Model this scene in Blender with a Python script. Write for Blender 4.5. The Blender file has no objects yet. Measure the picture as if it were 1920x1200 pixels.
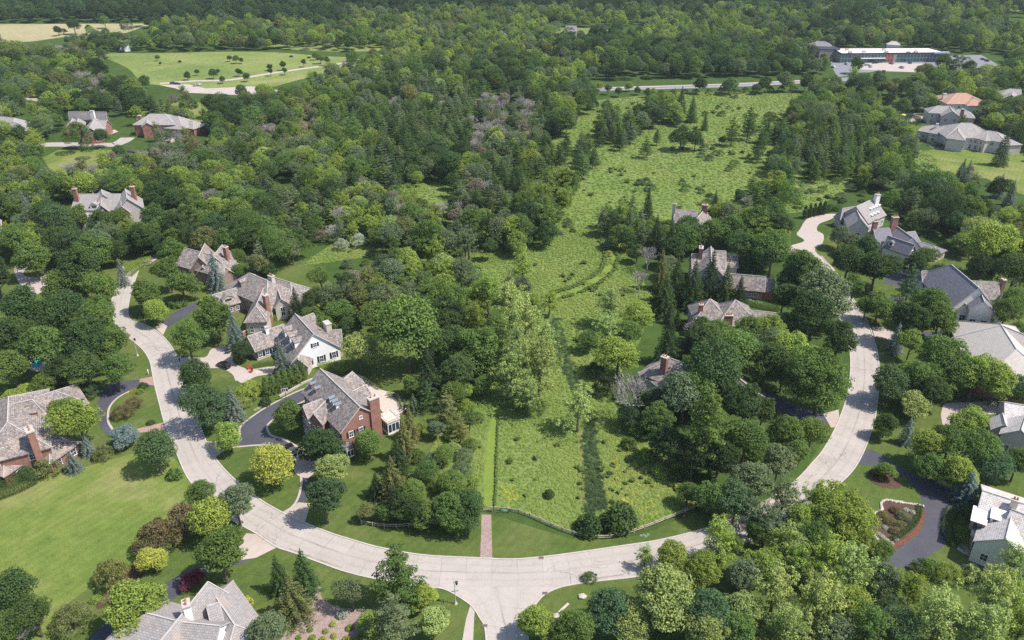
import bpy, bmesh, math, random
import numpy as np
from mathutils import Vector

# ------------------------------------------------------------------ camera, sky, sun, exposure
SC = bpy.context.scene
R = math.radians
CAM_H, PITCH, FPX = 122.0, R(28.6), 1490.0       # drone height (m), tilt below the horizon, focal length in photo pixels
cam_data = bpy.data.cameras.new("camera")
cam_data.sensor_width = 36.0
cam_data.lens = 36.0 * FPX / 1920.0
cam_data.clip_start = 1.0
cam_data.clip_end = 20000.0
cam = bpy.data.objects.new("camera", cam_data)
cam.location = (0, 0, CAM_H)
cam.rotation_euler = (math.pi / 2 - PITCH, 0, 0)
SC.collection.objects.link(cam)
SC.camera = cam

SUN_EL, SUN_AZ = R(56), R(-13)                   # azimuth measured from +X towards +Y; sun stands to the right
world = bpy.data.worlds.new("World")
SC.world = world
world.use_nodes = True
wn = world.node_tree.nodes
sky = wn.new("ShaderNodeTexSky")
sky.sky_type = 'NISHITA'
sky.sun_disc = False
sky.sun_elevation = SUN_EL
sky.sun_rotation = math.pi / 2 - SUN_AZ
world.node_tree.links.new(sky.outputs[0], wn["Background"].inputs[0])
wn["Background"].inputs[1].default_value = 0.142
sun_data = bpy.data.lights.new("sun", 'SUN')
sun_data.energy = 4.6
sun_data.angle = R(0.6)
sun_data.color = (1.0, 0.95, 0.88)
sun = bpy.data.objects.new("sun", sun_data)
d = Vector((math.cos(SUN_EL) * math.cos(SUN_AZ), math.cos(SUN_EL) * math.sin(SUN_AZ), math.sin(SUN_EL)))
sun.rotation_euler = d.to_track_quat('Z', 'Y').to_euler()
sun.location = d * 400
SC.collection.objects.link(sun)
SC.view_settings.view_transform = 'Standard'
SC.view_settings.look = 'None'
SC.view_settings.gamma = 1
SC.view_settings.exposure = 0.5
SC.cycles.use_denoising = False
SC.cycles.max_bounces = 5
SC.cycles.diffuse_bounces = 2
SC.cycles.transmission_bounces = 3

# ------------------------------------------------------------------ helpers
RNG = np.random.default_rng(7)
random.seed(7)
COL = SC.collection
CT, ST = math.cos(PITCH), math.sin(PITCH)


def G(px, py, z=0.0):
    """survey: the point at height z that the photo shows at pixel px, py"""
    u, v = (px - 960) / FPX, -(py - 600) / FPX
    dx, dy, dz = u, CT + v * ST, -ST + v * CT
    t = (z - CAM_H) / dz
    return Vector((dx * t, dy * t, z))


def depth(p):
    return p.y * CT - (p.z - CAM_H) * ST


def PX(x, y, z):
    z = z - CAM_H
    dep = y * CT - z * ST
    up = y * ST + z * CT
    return 960 + FPX * x / dep, 600 - FPX * up / dep


def link(o, parent=None):
    COL.objects.link(o)
    if parent is not None:
        o.parent = parent
    return o


def tag(o, label=None, cat=None, group=None, kind=None):
    if label: o["label"] = label
    if cat: o["category"] = cat
    if group: o["group"] = group
    if kind: o["kind"] = kind
    return o


def empty(name, loc, rz=0.0):
    o = bpy.data.objects.new(name, None)
    o.empty_display_size = 0.5
    o.location = loc
    o.rotation_euler = (0, 0, rz)
    return link(o)


def mesh_obj(name, verts, faces, mats, parent=None, uvs=None, mi=None, smooth=False):
    me = bpy.data.meshes.new(name)
    me.from_pydata([tuple(v) for v in verts], [], faces)
    for m in (mats if isinstance(mats, (list, tuple)) else [mats]):
        me.materials.append(m)
    if mi is not None:
        me.polygons.foreach_set("material_index", mi)
    if uvs is not None:
        l = me.uv_layers.new(name="UVMap")
        l.data.foreach_set("uv", [c for uv in uvs for c in uv])
    if smooth:
        me.polygons.foreach_set("use_smooth", [True] * len(me.polygons))
    me.update()
    return link(bpy.data.objects.new(name, me), parent)


class MB:
    """collects boxes, prisms, tubes with UVs in metres; build() links them as one mesh"""
    def __init__(self):
        self.v, self.f, self.uv, self.mi = [], [], [], []

    def face(self, pts, uv=None, m=0):
        b = len(self.v)
        self.v += [tuple(p) for p in pts]
        self.f.append(tuple(range(b, b + len(pts))))
        if uv is None:
            p0 = Vector(pts[0])
            n = Vector((0, 0, 0))
            for i in range(1, len(pts) - 1):
                n += (Vector(pts[i]) - p0).cross(Vector(pts[i + 1]) - p0)
            n = n.normalized() if n.length > 1e-9 else Vector((0, 0, 1))
            if abs(n.z) > 0.99:
                a, c = Vector((1, 0, 0)), Vector((0, 1, 0))
            else:
                a = Vector((-n.y, n.x, 0)).normalized()
                c = n.cross(a)
            uv = [((Vector(p)).dot(a), (Vector(p)).dot(c)) for p in pts]
        self.uv += [tuple(u) for u in uv]
        self.mi.append(m)

    def prism(self, base, top, m=0, cap=True, bottom=True):
        n = len(base)
        for i in range(n):
            j = (i + 1) % n
            self.face([base[i], base[j], top[j], top[i]], m=m)
        if cap: self.face(list(top), m=m)
        if bottom: self.face(list(reversed(base)), m=m)

    def box(self, c, s, rz=0.0, m=0):
        """c = centre of the bottom face, s = size"""
        ca, sa = math.cos(rz), math.sin(rz)
        b = [(c[0] + x * ca - y * sa, c[1] + x * sa + y * ca, c[2]) for x, y in
             ((-s[0] / 2, -s[1] / 2), (s[0] / 2, -s[1] / 2), (s[0] / 2, s[1] / 2), (-s[0] / 2, s[1] / 2))]
        self.prism(b, [(x, y, z + s[2]) for x, y, z in b], m=m)

    def obox(self, o, ax, ay, az, m=0):
        """box from corner o with edge vectors"""
        o, ax, ay, az = Vector(o), Vector(ax), Vector(ay), Vector(az)
        b = [o, o + ax, o + ax + ay, o + ay]
        if ax.cross(ay).dot(az) < 0: b.reverse()
        self.prism(b, [p + az for p in b], m=m)

    def tube(self, pts, rad, n=6, m=0, cap=True):
        pts = [Vector(p) for p in pts]
        rings = []
        for i, p in enumerate(pts):
            t = (pts[min(i + 1, len(pts) - 1)] - pts[max(i - 1, 0)])
            t = t.normalized() if t.length > 1e-6 else Vector((0, 0, 1))
            a = t.orthogonal().normalized()
            b = t.cross(a)
            r = rad[i] if isinstance(rad, (list, tuple)) else rad
            rings.append([p + (a * math.cos(2 * math.pi * k / n) + b * math.sin(2 * math.pi * k / n)) * r for k in range(n)])
        for i in range(len(rings) - 1):
            for k in range(n):
                j = (k + 1) % n
                self.face([rings[i][k], rings[i][j], rings[i + 1][j], rings[i + 1][k]], uv=[(0, 0)] * 4, m=m)
        if cap:
            self.face(rings[-1], uv=[(0, 0)] * n, m=m)
            self.face(list(reversed(rings[0])), uv=[(0, 0)] * n, m=m)

    def cone(self, c, r0, r1, h, n=10, m=0):
        b = [(c[0] + r0 * math.cos(2 * math.pi * k / n), c[1] + r0 * math.sin(2 * math.pi * k / n), c[2]) for k in range(n)]
        t = [(c[0] + r1 * math.cos(2 * math.pi * k / n), c[1] + r1 * math.sin(2 * math.pi * k / n), c[2] + h) for k in range(n)]
        self.prism(b, t, m=m)

    def build(self, name, mats, parent=None, smooth=False):
        return mesh_obj(name, self.v, self.f, mats, parent, self.uv, self.mi, smooth)


def crom(pts, n=6, closed=False):
    """Catmull-Rom through world points"""
    P = [Vector(p) for p in pts]
    out = []
    N = len(P)
    for i in range(N if closed else N - 1):
        p1, p2 = P[i], P[(i + 1) % N]
        p0 = P[(i - 1) % N] if closed or i > 0 else p1 * 2 - p2
        p3 = P[(i + 2) % N] if closed or i + 2 < N else p2 * 2 - p1
        for k in range(n):
            t = k / n
            out.append(0.5 * ((2 * p1) + (p2 - p0) * t + (2 * p0 - 5 * p1 + 4 * p2 - p3) * t * t + (3 * p1 - 3 * p2 + p3 - p0) * t ** 3))
    if not closed: out.append(P[-1])
    return out


def resample(pts, n):
    L = [0]
    for a, b in zip(pts, pts[1:]): L.append(L[-1] + (b - a).length)
    out = []
    j = 0
    for i in range(n):
        s = L[-1] * i / (n - 1)
        while j < len(pts) - 2 and L[j + 1] < s: j += 1
        t = (s - L[j]) / max(L[j + 1] - L[j], 1e-6)
        out.append(pts[j].lerp(pts[j + 1], min(max(t, 0), 1)))
    return out


# ------------------------------------------------------------------ materials
def new_mat(name, rough=0.9, spec=0.2):
    m = bpy.data.materials.new(name)
    m.use_nodes = True
    b = m.node_tree.nodes["Principled BSDF"]
    b.inputs["Roughness"].default_value = rough
    b.inputs["Specular IOR Level"].default_value = spec
    return m, m.node_tree.nodes, m.node_tree.links, b


def ramp(nodes, stops):
    r = nodes.new("ShaderNodeValToRGB")
    e = r.color_ramp.elements
    while len(e) < len(stops): e.new(0.5)
    for el, (p, c) in zip(e, stops):
        el.position = p
        el.color = (*c, 1)
    return r


def noise(nodes, links, vec, scale, detail=4, rough=0.6, dist=0.0):
    n = nodes.new("ShaderNodeTexNoise")
    n.inputs["Scale"].default_value = scale
    n.inputs["Detail"].default_value = detail
    n.inputs["Roughness"].default_value = rough
    n.inputs["Distortion"].default_value = dist
    links.new(vec, n.inputs["Vector"])
    return n


def mix(nodes, links, fac, a, b, mode='MIX'):
    m = nodes.new("ShaderNodeMix")
    m.data_type = 'RGBA'
    m.blend_type = mode
    for idx, val in ((0, fac), (6, a), (7, b)):
        if hasattr(val, "is_output"): links.new(val, m.inputs[idx])
        elif idx == 0: m.inputs[0].default_value = val
        else: m.inputs[idx].default_value = (*val, 1)
    return m.outputs[2]


def plain(name, col, rough=0.8, spec=0.2, var=0.12, scale=0.8, metal=0.0):
    m, N, L, b = new_mat(name, rough, spec)
    tc = N.new("ShaderNodeTexCoord")
    n = noise(N, L, tc.outputs["Object"], scale, 5)
    lo = tuple(c * (1 - var) for c in col)
    hi = tuple(min(c * (1 + var), 1) for c in col)
    r = ramp(N, [(0.3, lo), (0.7, hi)])
    L.new(n.outputs[0], r.inputs[0])
    L.new(r.outputs[0], b.inputs["Base Color"])
    b.inputs["Metallic"].default_value = metal
    return m


def ground_mat(name, stops_big, fine, scale_big=0.02, scale_mid=0.25, scale_fine=2.5, amt=0.5, bump=0.3, stripes=0.0):
    """large patches of colour x finer grain"""
    m, N, L, b = new_mat(name, 1.0, 0.05)
    tc = N.new("ShaderNodeTexCoord")
    v = tc.outputs["Object"]
    n1 = noise(N, L, v, scale_big, 6, 0.65, 0.6)
    r1 = ramp(N, stops_big)
    L.new(n1.outputs[0], r1.inputs[0])
    n2 = noise(N, L, v, scale_mid, 6, 0.7)
    r2 = ramp(N, [(0.3, tuple(c * (1 - amt) for c in fine)), (0.72, tuple(c * (1 + amt) for c in fine))])
    L.new(n2.outputs[0], r2.inputs[0])
    n3 = noise(N, L, v, scale_fine, 3, 0.7)
    r3 = ramp(N, [(0.3, (0.72,) * 3), (0.7, (1.25,) * 3)])
    L.new(n3.outputs[0], r3.inputs[0])
    c = mix(N, L, 0.45, r1.outputs[0], r2.outputs[0])
    c = mix(N, L, 1.0, c, r3.outputs[0], 'MULTIPLY')
    if stripes:
        mp = N.new("ShaderNodeMapping"); mp.inputs["Rotation"].default_value = (0, 0, 0.6)
        L.new(v, mp.inputs[0])
        wv = N.new("ShaderNodeTexWave"); wv.inputs["Scale"].default_value = 0.16; wv.inputs["Distortion"].default_value = 2.5; wv.inputs["Detail"].default_value = 1.0; wv.inputs["Detail Scale"].default_value = 0.2
        L.new(mp.outputs[0], wv.inputs[0])
        rw = ramp(N, [(0.35, (1 - stripes,) * 3), (0.65, (1 + stripes,) * 3)])
        L.new(wv.outputs[0], rw.inputs[0])
        c = mix(N, L, 1.0, c, rw.outputs[0], 'MULTIPLY')
    L.new(c, b.inputs["Base Color"])
    bp = N.new("ShaderNodeBump")
    bp.inputs["Strength"].default_value = bump
    bp.inputs["Distance"].default_value = 0.3
    L.new(n3.outputs[0], bp.inputs["Height"])
    L.new(bp.outputs[0], b.inputs["Normal"])
    return m


M = {}
M['ground'] = ground_mat("forest_floor_grass", [(0.3, (0.035, 0.06, 0.016)), (0.6, (0.06, 0.10, 0.025)), (0.75, (0.09, 0.12, 0.035))], (0.055, 0.09, 0.022))
M['lawn'] = ground_mat("mown_lawn", [(0.35, (0.060, 0.095, 0.024)), (0.5, (0.085, 0.12, 0.030)), (0.66, (0.15, 0.155, 0.055))], (0.085, 0.12, 0.030), 0.06, 0.5, 4, 0.4, 0.3, 0.03)
M['swale'] = ground_mat('wet_swale', [(0.3, (0.05, 0.085, 0.03)), (0.7, (0.10, 0.14, 0.05))], (0.08, 0.12, 0.04), 0.1, 0.8, 4, 0.5, 0.5)
M['bright_lawn'] = ground_mat("bright_lawn", [(0.38, (0.095, 0.155, 0.03)), (0.5, (0.145, 0.19, 0.042)), (0.62, (0.25, 0.235, 0.095))], (0.14, 0.175, 0.045), 0.045, 0.3, 3, 0.4, 0.3, 0.035)
M['meadow'] = ground_mat("meadow_ground", [(0.35, (0.112, 0.18, 0.045)), (0.5, (0.148, 0.205, 0.055)), (0.65, (0.20, 0.225, 0.085))], (0.14, 0.195, 0.05), 0.03, 0.2, 1.5, 0.35, 0.4)
M['field_green'] = ground_mat("far_meadow_ground", [(0.35, (0.11, 0.16, 0.05)), (0.5, (0.19, 0.23, 0.07)), (0.62, (0.30, 0.26, 0.12))], (0.17, 0.21, 0.06), 0.015, 0.08, 0.5, 0.3, 0.6)
M['straw'] = ground_mat("dry_hay_field", [(0.35, (0.27, 0.25, 0.13)), (0.65, (0.40, 0.33, 0.20))], (0.31, 0.28, 0.15), 0.01, 0.06, 0.5, 0.2, 0.4)
M['mown'] = ground_mat("mown_trail", [(0.3, (0.13, 0.19, 0.035)), (0.7, (0.19, 0.25, 0.05))], (0.15, 0.21, 0.04), 0.1, 0.6, 4, 0.2, 0.1)
M['mulch'] = ground_mat("pinkish_bark_mulch", [(0.3, (0.32, 0.23, 0.20)), (0.7, (0.46, 0.36, 0.32))], (0.38, 0.28, 0.25), 0.3, 1.5, 6, 0.5, 1.0)
M['darkmulch'] = ground_mat("brown_bark_mulch", [(0.3, (0.09, 0.055, 0.04)), (0.7, (0.17, 0.11, 0.08))], (0.12, 0.075, 0.055), 0.3, 1.5, 6, 0.4, 1.0)
M['brownstrip'] = ground_mat("dry_grass_soil", [(0.3, (0.16, 0.15, 0.06)), (0.7, (0.24, 0.21, 0.09))], (0.19, 0.18, 0.07), 0.2, 1.0, 5, 0.3, 0.5)


def pave_mat(name, col, crack=0.75, var=0.06, joint=0.65, lane=True, rough=0.85):
    """concrete slabs: UV u = metres along, v = 0..1 across; joints, sealed cracks, stains"""
    m, N, L, b = new_mat(name, rough, 0.25)
    uv = N.new("ShaderNodeUVMap")
    tc = N.new("ShaderNodeTexCoord")
    P = tc.outputs["Object"]
    n1 = noise(N, L, P, 0.12, 5, 0.6)
    r1 = ramp(N, [(0.3, tuple(c * (1 - var) for c in col)), (0.7, tuple(c * (1 + var) for c in col))])
    L.new(n1.outputs[0], r1.inputs[0])
    n2 = noise(N, L, P, 2.5, 4, 0.7)
    r2 = ramp(N, [(0.25, (0.86,) * 3), (0.6, (1.04,) * 3)])
    L.new(n2.outputs[0], r2.inputs[0])
    c = mix(N, L, 1.0, r1.outputs[0], r2.outputs[0], 'MULTIPLY')
    ns = noise(N, L, P, 0.55, 6, 0.75, 1.0)
    rs = ramp(N, [(0.34, (0.89, 0.875, 0.86)), (0.48, (1.0, 1.0, 1.0))])
    L.new(ns.outputs[0], rs.inputs[0])
    c = mix(N, L, 1.0, c, rs.outputs[0], 'MULTIPLY')
    # slabs a little different from one another + joints
    br = N.new("ShaderNodeTexBrick")
    br.offset = 0.0
    br.inputs["Scale"].default_value = 1.0
    br.inputs["Brick Width"].default_value = 5.2
    br.inputs["Row Height"].default_value = 0.5
    br.inputs["Mortar Size"].default_value = 0.0
    br.inputs["Color1"].default_value = (1.0, 1.0, 1.0, 1)
    br.inputs["Color2"].default_value = (0.93, 0.925, 0.92, 1)
    sp = N.new("ShaderNodeSeparateXYZ")
    L.new(uv.outputs[0], sp.inputs[0])
    L.new(uv.outputs[0], br.inputs["Vector"])
    if lane:
        c = mix(N, L, 1.0, c, br.outputs[0], 'MULTIPLY')
        tk = N.new("ShaderNodeMath"); tk.operation = 'PINGPONG'
        L.new(sp.outputs[1], tk.inputs[0]); tk.inputs[1].default_value = 0.125
        rt = ramp(N, [(0.0, (0.93, 0.925, 0.92)), (0.07, (1.0, 1.0, 1.0))])
        L.new(tk.outputs[0], rt.inputs[0])
        c = mix(N, L, 1.0, c, rt.outputs[0], 'MULTIPLY')
        wob = noise(N, L, P, 0.35, 3)
        # transverse joint
        md = N.new("ShaderNodeMath"); md.operation = 'PINGPONG'
        L.new(sp.outputs[0], md.inputs[0]); md.inputs[1].default_value = 2.6
        lt = N.new("ShaderNodeMath"); lt.operation = 'LESS_THAN'
        L.new(md.outputs[0], lt.inputs[0]); lt.inputs[1].default_value = 0.05
        # longitudinal joint with a little wander
        sb = N.new("ShaderNodeMath"); sb.operation = 'MULTIPLY_ADD'
        L.new(wob.outputs[0], sb.inputs[0]); sb.inputs[1].default_value = 0.03; L.new(sp.outputs[1], sb.inputs[2])
        s2 = N.new("ShaderNodeMath"); s2.operation = 'SUBTRACT'
        L.new(sb.outputs[0], s2.inputs[0]); s2.inputs[1].default_value = 0.515
        ab = N.new("ShaderNodeMath"); ab.operation = 'ABSOLUTE'
        L.new(s2.outputs[0], ab.inputs[0])
        l2 = N.new("ShaderNodeMath"); l2.operation = 'LESS_THAN'
        L.new(ab.outputs[0], l2.inputs[0]); l2.inputs[1].default_value = 0.011
        mx = N.new("ShaderNodeMath"); mx.operation = 'MAXIMUM'
        L.new(lt.outputs[0], mx.inputs[0]); L.new(l2.outputs[0], mx.inputs[1])
        brk = noise(N, L, P, 0.09, 2)
        rb = ramp(N, [(0.42, (0.1,) * 3), (0.6, (1.0,) * 3)])
        L.new(brk.outputs[0], rb.inputs[0])
        mm = N.new("ShaderNodeMath"); mm.operation = 'MULTIPLY'
        L.new(mx.outputs[0], mm.inputs[0]); L.new(rb.outputs[0], mm.inputs[1])
        m3 = N.new("ShaderNodeMath"); m3.operation = 'MULTIPLY'
        L.new(mm.outputs[0], m3.inputs[0]); m3.inputs[1].default_value = joint
        c = mix(N, L, m3.outputs[0], c, tuple(x * 0.35 for x in col))
    vo = N.new("ShaderNodeTexVoronoi")
    vo.feature = 'DISTANCE_TO_EDGE'
    vo.inputs["Scale"].default_value = 0.16
    wv = noise(N, L, P, 0.5, 4)
    av = N.new("ShaderNodeVectorMath"); av.operation = 'MULTIPLY_ADD'
    L.new(wv.outputs[1], av.inputs[0]); av.inputs[1].default_value = (3.0, 3.0, 3.0); L.new(P, av.inputs[2])
    L.new(av.outputs[0], vo.inputs["Vector"])
    rc = ramp(N, [(0.0, (crack,) * 3), (0.012, (0.0,) * 3)])
    L.new(vo.outputs[0], rc.inputs[0])
    gate = noise(N, L, P, 0.05, 2)
    rg = ramp(N, [(0.48, (0.0,) * 3), (0.6, (1.0,) * 3)])
    L.new(gate.outputs[0], rg.inputs[0])
    mg = N.new("ShaderNodeMath"); mg.operation = 'MULTIPLY'
    L.new(rc.outputs[0], mg.inputs[0]); L.new(rg.outputs[0], mg.inputs[1])
    c = mix(N, L, mg.outputs[0], c, tuple(x * 0.3 for x in col))
    L.new(c, b.inputs["Base Color"])
    return m


M['road'] = pave_mat("pale_concrete_road", (0.405, 0.362, 0.325))
M['drive_pale'] = pave_mat("pale_drive_concrete", (0.42, 0.355, 0.32), lane=False, crack=0.3)
M['apron'] = pave_mat("driveway_apron", (0.42, 0.35, 0.30), lane=False, crack=0.3, var=0.12)
M['brickpave'] = pave_mat("red_brick_paving", (0.34, 0.23, 0.19), lane=False, crack=0.2, var=0.12)
M['asphalt'] = pave_mat("driveway_asphalt", (0.072, 0.072, 0.088), lane=False, crack=0.25, var=0.16, rough=0.7)
M['highway'] = pave_mat("highway_asphalt", (0.20, 0.20, 0.215), lane=False, crack=0.2)
M['kerb'] = plain("kerb_concrete", (0.44, 0.40, 0.365), var=0.12)
M['gutter'] = plain("gutter_dirt", (0.29, 0.24, 0.205), var=0.4, scale=0.5)
M['white'] = plain("white_paint", (0.84, 0.83, 0.83), 0.5, 0.4, 0.03)
M['offwhite'] = plain("painted_brick_offwhite", (0.78, 0.74, 0.68), 0.8, 0.2, 0.06, 1.5)
M['cream'] = plain("cream_stone_wall", (0.52, 0.46, 0.38), var=0.15, scale=1.5)
M['greywall'] = plain("pale_grey_stucco", (0.50, 0.455, 0.44), var=0.08)
M['tanwall'] = plain("tan_concrete_wall", (0.38, 0.30, 0.27), var=0.08)
M['lilacwall'] = plain("pale_pinkish_stucco", (0.50, 0.43, 0.41), var=0.08)
M['dark'] = plain("dark_metal", (0.03, 0.03, 0.035), 0.5, 0.4, 0.2)
M['shutter'] = plain("black_shutter_paint", (0.025, 0.03, 0.04), 0.5, 0.3, 0.1)
M['terracotta'] = plain("terracotta_pot", (0.45, 0.17, 0.08), var=0.15)
M['bark'] = plain("bark", (0.14, 0.11, 0.09), var=0.35, scale=2)
M['deadbark'] = plain("dead_bark", (0.33, 0.305, 0.27), var=0.25, scale=2)
M['wood'] = plain("weathered_fence_wood", (0.40, 0.34, 0.26), var=0.3, scale=1.5)
M['cedar'] = plain("red_cedar", (0.32, 0.09, 0.05), var=0.2)
M['redpaint'] = plain("red_paint", (0.42, 0.04, 0.025), 0.5, 0.4)
M['orange'] = plain("orange_paint", (0.65, 0.12, 0.03), 0.5, 0.4)
M['boulder'] = plain("limestone_boulder", (0.46, 0.41, 0.36), var=0.25, scale=2)
M['greensign'] = plain("green_sign_paint", (0.02, 0.16, 0.10), 0.5, 0.4, 0.05)
M['galv'] = plain("galvanised_metal", (0.42, 0.43, 0.44), 0.5, 0.4)
M['bluetop'] = plain("bluish_standing_metal", (0.13, 0.155, 0.185), 0.45, 0.5, 0.15)
M['patio'] = plain("pale_patio_stone", (0.47, 0.41, 0.35), var=0.12, scale=1.5)
M['rubber'] = plain("rubber", (0.02, 0.02, 0.02), 0.9)
M['hotroof'] = plain("white_membrane_roof", (0.74, 0.68, 0.64), var=0.05, scale=0.1)
M['windowdark'], N_, L_, b_ = new_mat("window_glass", 0.08, 0.7)
b_.inputs["Base Color"].default_value = (0.035, 0.05, 0.07, 1)
M['tealglass'], N_, L_, b_ = new_mat("teal_glass", 0.15, 0.7)
b_.inputs["Base Color"].default_value = (0.03, 0.09, 0.10, 1)
M['pool'], N_, L_, b_ = new_mat("pool_water", 0.05, 0.5)
b_.inputs["Base Color"].default_value = (0.06, 0.42, 0.48, 1)


M['redflower'] = ground_mat("red_bedding_flowers", [(0.4, (0.24, 0.07, 0.06)), (0.6, (0.30, 0.12, 0.10))], (0.16, 0.09, 0.06), 1.0, 3.0, 8, 0.5, 1.0)
M['yellow'] = plain("yellow_canvas", (0.75, 0.50, 0.05), var=0.05)


def roof_mat(name, base, dark, light, patch=0.5, course=0.42, warm=(0.45, 0.33, 0.26)):
    """wood shakes: every shake its own tone, dark gaps, weathered patches"""
    m, N, L, b = new_mat(name, 0.95, 0.1)
    uv = N.new("ShaderNodeUVMap")
    tc = N.new("ShaderNodeTexCoord")
    mp = N.new("ShaderNodeMapping")
    L.new(uv.outputs[0], mp.inputs[0])
    br = N.new("ShaderNodeTexBrick")
    br.inputs["Scale"].default_value = 1.0
    br.inputs["Brick Width"].default_value = 0.75
    br.inputs["Row Height"].default_value = course
    br.inputs["Mortar Size"].default_value = 0.03
    br.inputs["Bias"].default_value = 0.1
    br.inputs["Color1"].default_value = (*base, 1)
    br.inputs["Color2"].default_value = (*light, 1)
    br.inputs["Mortar"].default_value = (*dark, 1)
    L.new(mp.outputs[0], br.inputs["Vector"])
    n1 = noise(N, L, tc.outputs["Object"], 1.5, 6, 0.85)
    r1 = ramp(N, [(0.46, (0.0,) * 3), (0.56, (1.0,) * 3)])
    L.new(n1.outputs[0], r1.inputs[0])
    mf = N.new("ShaderNodeMath"); mf.operation = 'MULTIPLY'
    L.new(r1.outputs[0], mf.inputs[0]); mf.inputs[1].default_value = patch
    c = mix(N, L, mf.outputs[0], br.outputs[0], dark)
    n2 = noise(N, L, tc.outputs["Object"], 0.25, 4, 0.6)
    r2 = ramp(N, [(0.52, (0.0,) * 3), (0.68, (0.5,) * 3)])
    L.new(n2.outputs[0], r2.inputs[0])
    c = mix(N, L, r2.outputs[0], c, warm)
    L.new(c, b.inputs["Base Color"])
    bp = N.new("ShaderNodeBump")
    bp.inputs["Strength"].default_value = 0.5
    bp.inputs["Distance"].default_value = 0.06
    L.new(br.outputs["Fac"], bp.inputs["Height"])
    bp.invert = True
    L.new(bp.outputs[0], b.inputs["Normal"])
    return m


M['shake'] = roof_mat("weathered_cedar_shakes", (0.255, 0.22, 0.203), (0.10, 0.08, 0.07), (0.39, 0.35, 0.33), 0.75)
M['shake_smooth'] = roof_mat("smooth_grey_shakes", (0.30, 0.275, 0.265), (0.19, 0.17, 0.16), (0.37, 0.345, 0.335), 0.4)
M['shake_pale'] = roof_mat("pale_beige_shingles", (0.46, 0.42, 0.38), (0.34, 0.30, 0.27), (0.52, 0.48, 0.43), 0.25)
M['shake_white'] = roof_mat("bleached_white_shingles", (0.58, 0.545, 0.51), (0.24, 0.21, 0.195), (0.68, 0.64, 0.60), 0.45)
M['slate'] = roof_mat("grey_slate", (0.20, 0.20, 0.22), (0.13, 0.12, 0.14), (0.26, 0.25, 0.28), 0.4, warm=(0.25, 0.18, 0.17))
M['tile_orange'] = roof_mat("orange_clay_tiles", (0.40, 0.225, 0.165), (0.30, 0.16, 0.115), (0.45, 0.28, 0.21), 0.3)
M['ridge'] = plain("ridge_cap", (0.44, 0.41, 0.39), var=0.1)


def brick_mat(name, c1, c2, mortar):
    m, N, L, b = new_mat(name, 0.95, 0.1)
    uv = N.new("ShaderNodeUVMap")
    tc = N.new("ShaderNodeTexCoord")
    br = N.new("ShaderNodeTexBrick")
    br.inputs["Scale"].default_value = 1.0
    br.inputs["Brick Width"].default_value = 0.24
    br.inputs["Row Height"].default_value = 0.08
    br.inputs["Mortar Size"].default_value = 0.008
    br.inputs["Color1"].default_value = (*c1, 1)
    br.inputs["Color2"].default_value = (*c2, 1)
    br.inputs["Mortar"].default_value = (*mortar, 1)
    L.new(uv.outputs[0], br.inputs["Vector"])
    n = noise(N, L, tc.outputs["Object"], 0.8, 5)
    r = ramp(N, [(0.3, (0.75,) * 3), (0.7, (1.15,) * 3)])
    L.new(n.outputs[0], r.inputs[0])
    c = mix(N, L, 1.0, br.outputs[0], r.outputs[0], 'MULTIPLY')
    L.new(c, b.inputs["Base Color"])
    return m


M['brick'] = brick_mat("red_brick", (0.33, 0.13, 0.09), (0.25, 0.095, 0.068), (0.38, 0.30, 0.26))
M['brick_tan'] = brick_mat("brown_tan_brick", (0.33, 0.22, 0.17), (0.26, 0.15, 0.12), (0.38, 0.33, 0.29))


def leaf_mat(name, attr):
    """attr: 'object' -> colour of the object, 'instancer' -> tint of the point"""
    m = bpy.data.materials.new(name)
    m.use_nodes = True
    N, L = m.node_tree.nodes, m.node_tree.links
    N.clear()
    out = N.new("ShaderNodeOutputMaterial")
    if attr == 'object':
        oi = N.new("ShaderNodeObjectInfo")
        base = oi.outputs["Color"]
    else:
        at = N.new("ShaderNodeAttribute")
        at.attribute_type = 'INSTANCER'
        at.attribute_name = 'tint'
        base = at.outputs["Color"]
    lv = N.new("ShaderNodeAttribute")
    lv.attribute_name = 'lv'
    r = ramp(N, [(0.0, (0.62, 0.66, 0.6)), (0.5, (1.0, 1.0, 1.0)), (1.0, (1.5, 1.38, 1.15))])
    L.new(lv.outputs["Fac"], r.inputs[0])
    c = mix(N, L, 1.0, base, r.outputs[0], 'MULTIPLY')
    df = N.new("ShaderNodeBsdfDiffuse")
    L.new(c, df.inputs[0])
    tr = N.new("ShaderNodeBsdfTranslucent")
    c2 = mix(N, L, 1.0, c, (1.15, 1.2, 0.55), 'MULTIPLY')
    L.new(c2, tr.inputs[0])
    ms = N.new("ShaderNodeMixShader")
    ms.inputs[0].default_value = 0.32
    L.new(df.outputs[0], ms.inputs[1])
    L.new(tr.outputs[0], ms.inputs[2])
    L.new(ms.outputs[0], out.inputs[0])
    return m


M['leaf'] = leaf_mat("foliage", 'object')
M['leaf_far'] = leaf_mat("foliage_mass", 'instancer')

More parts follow.
